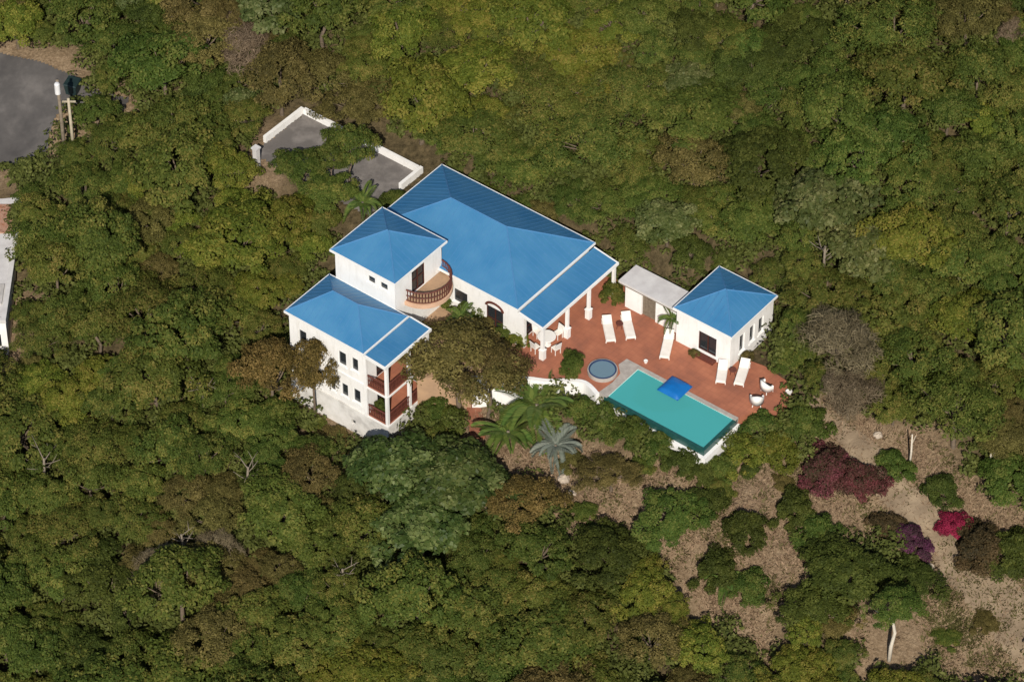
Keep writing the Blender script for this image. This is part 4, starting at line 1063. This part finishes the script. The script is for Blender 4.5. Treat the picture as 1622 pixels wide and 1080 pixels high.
palm(0, 0, 1.5, .42, 'small palm growing at the corner of the cottage', world_=hpos(7.95, 6.95)); palm(0, 0, 1.3, .5, 'palm beside the cream wall under the round balcony', world_=hpos(-3.2, -1.4))
palm(575, 345, 1.4, .7, 'palm behind the tower roof beside the court'); PLACED.append((575, 322, 26))
palm(1150, 935, .8, .6, 'low palm-like plant among the lower shrubs')
pp = pot(-4.2, -8.6, -2.55, .2, 'dark leafy potted plant on the lower wing balcony', 'dark', 'potted_plant')
m_ = KIND['shrub'][0][0]; inst('foliage', m_, pp, M['deep'], loc=(0, 0, .25), scale=(.2, .2, .35))

# ------------------------------------------------------------------ the forest: individual trees
HOUSE_PX = [(440, 488), (522, 430), (520, 393), (604, 320), (640, 300), (702, 252), (985, 412), (1010, 410), (1080, 452), (1138, 412), (1240, 468), (1238, 535), (1265, 612), (1255, 652),
            (1168, 668), (1128, 728), (1060, 690), (980, 640), (900, 620), (835, 610), (835, 660), (750, 690), (700, 660), (655, 675), (615, 722), (488, 660), (468, 560)]
KEEP = [HOUSE_PX, [(385, 232), (484, 160), (535, 188), (525, 240), (450, 250), (400, 290)], [(545, 245), (602, 222), (680, 258), (650, 300), (590, 315), (545, 315)],
        [(-80, 60), (110, 78), (138, 92), (138, 150), (78, 250), (70, 268), (-80, 290)], [(-80, 285), (24, 285), (22, 565), (-80, 575)], [(185, 150), (210, 152), (205, 182), (180, 180)], BARE[0], [(1350, 965), (1445, 965), (1440, 1062), (1355, 1062)]]
FOOT = [PAD, [(3.3, 7), (3.3, 9.2), (8.3, 9.2), (8.3, 7)]]
def blocked(x, y, cx, cy, r, rm):
    u = x * U[0] + y * U[1]; v = x * V[0] + y * V[1]
    for f in FOOT:
        if inpoly(u, v, f) or polydist(u, v, f) < rm * (.95 if u > 6 else .78): return True
    if inpoly(u, v, COURT): return True
    behind = v > 9 and u < 13.2 and u > -14
    for i, pl in enumerate(KEEP):
        if i == 0 and behind: continue
        if inpoly(cx, cy, pl): return True
        d = polydist(cx, cy, pl)
        if d < r * .82: return True
    for (a, b, q) in PLACED:
        if math.hypot((cx - a), (cy - b)) < (r + q) * .66: return True
    return False
ZONES = [  # where a tree stands, by its place in view
    (lambda x, y: y < 95 and x < 330, 'beyond the upper left road end'),
    (lambda x, y: y < 185 and x < 620, 'above the parking court wall'),
    (lambda x, y: y < 120 and x < 1010, 'far above the main blue roof'),
    (lambda x, y: y < 420 and x > 600 and x < 1010, 'right behind the main blue roof'),
    (lambda x, y: y < 200 and x < 1320, 'above the cottage near the top edge'),
    (lambda x, y: y < 200, 'in the upper right corner'),
    (lambda x, y: y < 460 and x >= 1010 and x < 1300, 'behind the cottage roof'),
    (lambda x, y: y < 480 and x >= 1300, 'right of the cottage towards the edge'),
    (lambda x, y: y < 720 and x >= 1240, 'above the path near the right edge'),
    (lambda x, y: y < 330 and x < 440, 'between the road end and the parking court'),
    (lambda x, y: y < 470 and x < 300, 'beside the neighbour house on the left'),
    (lambda x, y: y < 480 and x < 640, 'left of the tower'),
    (lambda x, y: y < 680 and x < 240, 'by the left edge level with the wing'),
    (lambda x, y: y < 720 and x < 620, 'left of the two-storey wing'),
    (lambda x, y: y < 860 and x < 270, 'low on the left edge'),
    (lambda x, y: y < 880 and x < 640, 'below the two-storey wing'),
    (lambda x, y: x < 300, 'in the lower left corner'),
    (lambda x, y: x < 640, 'by the bottom edge left of centre'),
    (lambda x, y: x < 980, 'by the bottom edge below the glossy trees'),
    (lambda x, y: x < 1260, 'by the bottom edge below the bare ground'),
    (lambda x, y: True, 'at the bottom right beside the path')]
def forest():
    spots = []; cells = {}
    tries = 0
    fr = random.Random(5)
    while tries < 19000:
        tries += 1
        x = fr.uniform(-48, 48); y = fr.uniform(-46, 52)
        rm = fr.choice([1.6, 1.8, 2.0, 2.2, 2.5, 2.8]) if tries < 9000 else fr.choice([1.0, 1.15, 1.3])
        z = terrain(x, y)
        cx, cy = pix((x, y, z + 1.35 * rm)); r = rm * 24
        inview = -r * .9 < cx < 1622 + r * .9 and -r * .7 < cy < 1080 + r * .8
        if not (-500 < cx < 2100 and -420 < cy < 1500): continue
        ok = True
        for (a, b, q, *_) in spots:
            if abs(a - x) < 6 and abs(b - y) < 6 and math.hypot(a - x, b - y) < (q + rm) * .62: ok = False; break
        if not ok or blocked(x, y, cx, cy, r, rm): continue
        spots.append((x, y, rm, z, cx, cy, inview))
    return spots
SPOTS = forest()
def field(x, y, s, k): return math.sin(x * s + k) * math.cos(y * s * 1.3 + k * 2.1) + .6 * math.sin((x + y) * s * 1.9 + k * 3)
REST = []; CHOSEN = []; NAMES = {}
for (x, y, rm, z, cx, cy, inview) in sorted(SPOTS, key=lambda s: -s[2]):
    if not inview: REST.append((x, y, rm, z)); continue
    a = field(x, y, .12, 1.0) + rnd.uniform(-.8, .8); b = field(x, y, .15, 4.0) + rnd.uniform(-.7, .7)
    if cx > 1050 and cy < 470: a -= .55  # deeper leaf tones put the view's darker upper right into the colour
    if b > 1.3: kind, tone = ('twig', 'twig') if rnd.random() < .3 else ('fine', 'brownleaf')
    elif b > .8: kind, tone = 'fine', 'brownleaf'
    elif a > .8: kind, tone = 'broad', 'yellow'
    elif a > -.45: kind, tone = ('broad' if rnd.random() < .6 else 'fine'), 'olive'
    elif a > -1.15: kind, tone = ('broad' if rnd.random() < .65 else 'fine'), 'green'
    else: kind, tone = ('broad', 'deep') if rnd.random() < .55 else ('gloss', 'paleleaf')
    sort = 'sapling' if rm < 1.4 else 'tree'
    if sum(1 for c in CHOSEN if c[0] == sort) >= 300: REST.append((x, y, rm, z)); continue
    zone = next(zn for f, zn in ZONES if f(cx, cy))
    CHOSEN.append((sort, x, y, rm, z, cx, cy, kind, tone, zone)); NAMES.setdefault((sort, tone, zone), []).append(cx)
ORD = ['leftmost', 'second from left', 'third from left', 'fourth from left', 'fifth from left', 'sixth from left', 'seventh from left', 'eighth from left', 'ninth from left',
       'tenth from left', 'eleventh from left', 'twelfth from left', 'thirteenth from left', 'fourteenth from left', 'fifteenth from left', 'sixteenth from left']
for (sort, x, y, rm, z, cx, cy, kind, tone, zone) in CHOSEN:
    row = sorted(NAMES[(sort, tone, zone)]); i = row.index(cx)
    lab = TONE_WORDS[tone] + (' canopy tree ' if sort == 'tree' else ' small tree ') + zone
    grp = lab
    if len(row) > 1: lab += ', ' + (ORD[i] if i < len(row) - 1 or i == 0 else 'rightmost')
    v = KIND[kind][rnd.randrange(len(KIND[kind]))]
    behind = (x * V[0] + y * V[1]) > 8 and cx > 560 and cx < 1250
    plant_at(kind, tone, (x, y, z - .1), rm / v[2] * 1.08, (rnd.uniform(.82, 1.12) if rnd.random() < .82 else rnd.uniform(1.15, 1.4)) * (.8 if behind else 1) * (1.25 if sort == 'sapling' else 1), lab, 'tree', grp, None if sort == 'tree' else 'sapling', None, v)
print('trees', len(CHOSEN), 'rest', len(REST))

# the wood going on outside the picture: one mass
def mass(name, items, per, label, mat, size, hz=1.0, zc=1.35):
    P = []; N = []; T = []
    for (x, y, rm, z) in items:
        C, p, n, t = crown_points(16, per, rm, rm * .62 * hz, rm * zc, rm * .36)
        P.append(p + np.array([x, y, z])); N.append(n); T.append(t * .7 + rng.uniform(0, .3))
    P = np.concatenate(P); N = np.concatenate(N); T = np.concatenate(T)
    L = rng.uniform(*size, len(P))
    me = leaf_mesh(name, P, N, L, L * .58, T, mat); o = bpy.data.objects.new(name, me); COL.objects.link(o)
    tag(o, label, name, kind='stuff'); return o
if REST: mass('woodland', REST, 1500, 'unbroken olive woodland going on beyond the picture edges', M['olive'], (.3, .5))

# undergrowth under the trees, dry grass and low cover on bare soil
def field0(x, y): return math.sin(x * .55 + 1) * math.cos(y * .6 + 2) + .5 * math.sin(x * 1.3 + y * 1.1) - .75
def scatter():
    und, dry, low = [], [], []
    sr = random.Random(21)
    for _ in range(9000):
        x = sr.uniform(-40, 40); y = sr.uniform(-38, 44)
        u = x * U[0] + y * U[1]; v = x * V[0] + y * V[1]
        if any(inpoly(u, v, f) or polydist(u, v, f) < .5 for f in FOOT) or inpoly(u, v, COURT) or polydist(u, v, COURT) < 1.5: continue
        z = terrain(x, y); cx, cy = pix((x, y, z))
        if not (-60 < cx < 1690 and -60 < cy < 1150): continue
        if any(inpoly(cx, cy, KEEP[i]) for i in (3, 4, 5)): continue
        bare = any(inpoly(cx, cy, pl) for pl in (BARE[0], BARE[1], BARE[3], BARE[5]))
        if bare: (dry if sr.random() < .8 else low).append((x, y, z, sr.uniform(.12, .4)))
        elif sr.random() < .72: und.append((x, y, sr.uniform(.6, 1.25), z))
    for _ in range(16000):
        x = sr.uniform(-12, 36); y = sr.uniform(-38, 2)
        z = base_h(x, y); cx, cy = pix((x, y, z))
        if not (-20 < cx < 1660 and 600 < cy < 1120) or not inpoly(cx, cy, BARE[0]): continue
        f = field0(x, y) + (1.0 if cx > 1400 and cy > 860 else 0)
        if inpoly(cx, cy, PATH_PX) and sr.random() < (.85 if cy < 880 else .55): continue
        if sr.random() < .5 + .5 * f: low.append((x, y, terrain(x, y), sr.uniform(.12, .34)))
        else: dry.append((x, y, terrain(x, y), sr.uniform(.12, .4)))
    return und, dry, low
UND, DRY, LOW = scatter()
mass('undergrowth', UND, 105, 'dim leafy undergrowth on the ground beneath the trees', M['litter'], (.18, .36), 1.0, .75)
print('scatter', len(UND), len(DRY), len(LOW))
def tufts(name, items, blades, label, mat, ln, wd=(.03, .07)):
    cen = []; nr = []; dr = []; L = []
    for (x, y, z, s) in items:
        for _ in range(blades):
            a = rng.uniform(0, 6.283); q = s * math.sqrt(rng.random()) * 1.8; l = rng.uniform(*ln)
            d = np.array([math.cos(a) * .8, math.sin(a) * .8, rng.uniform(.1, 1.1)]); d /= np.linalg.norm(d)
            xx, yy = x + math.cos(a + 1) * q, y + math.sin(a + 1) * q
            cen.append(np.array([xx, yy, terrain(xx, yy)]) + d * l * .45); dr.append(d); nr.append(np.cross(d, [math.sin(a), -math.cos(a), .2])); L.append(l)
    cen = np.array(cen); n = len(cen); L = np.array(L)
    me = leaf_mesh(name, cen, np.array(nr) + rng.normal(size=(n, 3)) * .2, L, rng.uniform(*wd, n), rng.uniform(0, 1, n), mat, dirs=np.array(dr))
    o = bpy.data.objects.new(name, me); COL.objects.link(o); tag(o, label, 'grass', kind='stuff')
tufts('dry_grass', DRY, 12, 'dry straw-coloured grass and twigs on the bare slope', M['grass'], (.18, .5))
tufts('ground_cover', LOW, 26, 'low green weeds scattered over the bare slope', M['greengrass'], (.12, .34), (.05, .12))
# pale rocks on the slope
for (x, y, r, lab) in ((893, 760, .42, 'pale boulder on the slope below the silvery palm'), (1473, 898, .3, 'pale rock at the foot of the purple bougainvillea'), (906, 782, .3, 'smaller pale rock just below the boulder'),
                       (1391, 690, .3, 'pale rock at the top of the path'), (1462, 880, .2, 'small pale stone touching the purple bougainvillea'), (1310, 612, .25, 'pale rock beside the twiggy tree at the path')):
    g = ground_at(x, y); m = MB(); m.lathe([(r * .5, -.2), (r * .95, 0), (r, r * .35), (r * .7, r * .75), (r * .25, r * .9)], 9)
    m.v = [(a * rnd.uniform(.8, 1.2), b * rnd.uniform(.8, 1.2), c * rnd.uniform(.85, 1.15)) for a, b, c in m.v]
    o = m.build('rock', M['rock']); o.location = g; tag(o, lab, 'rock')
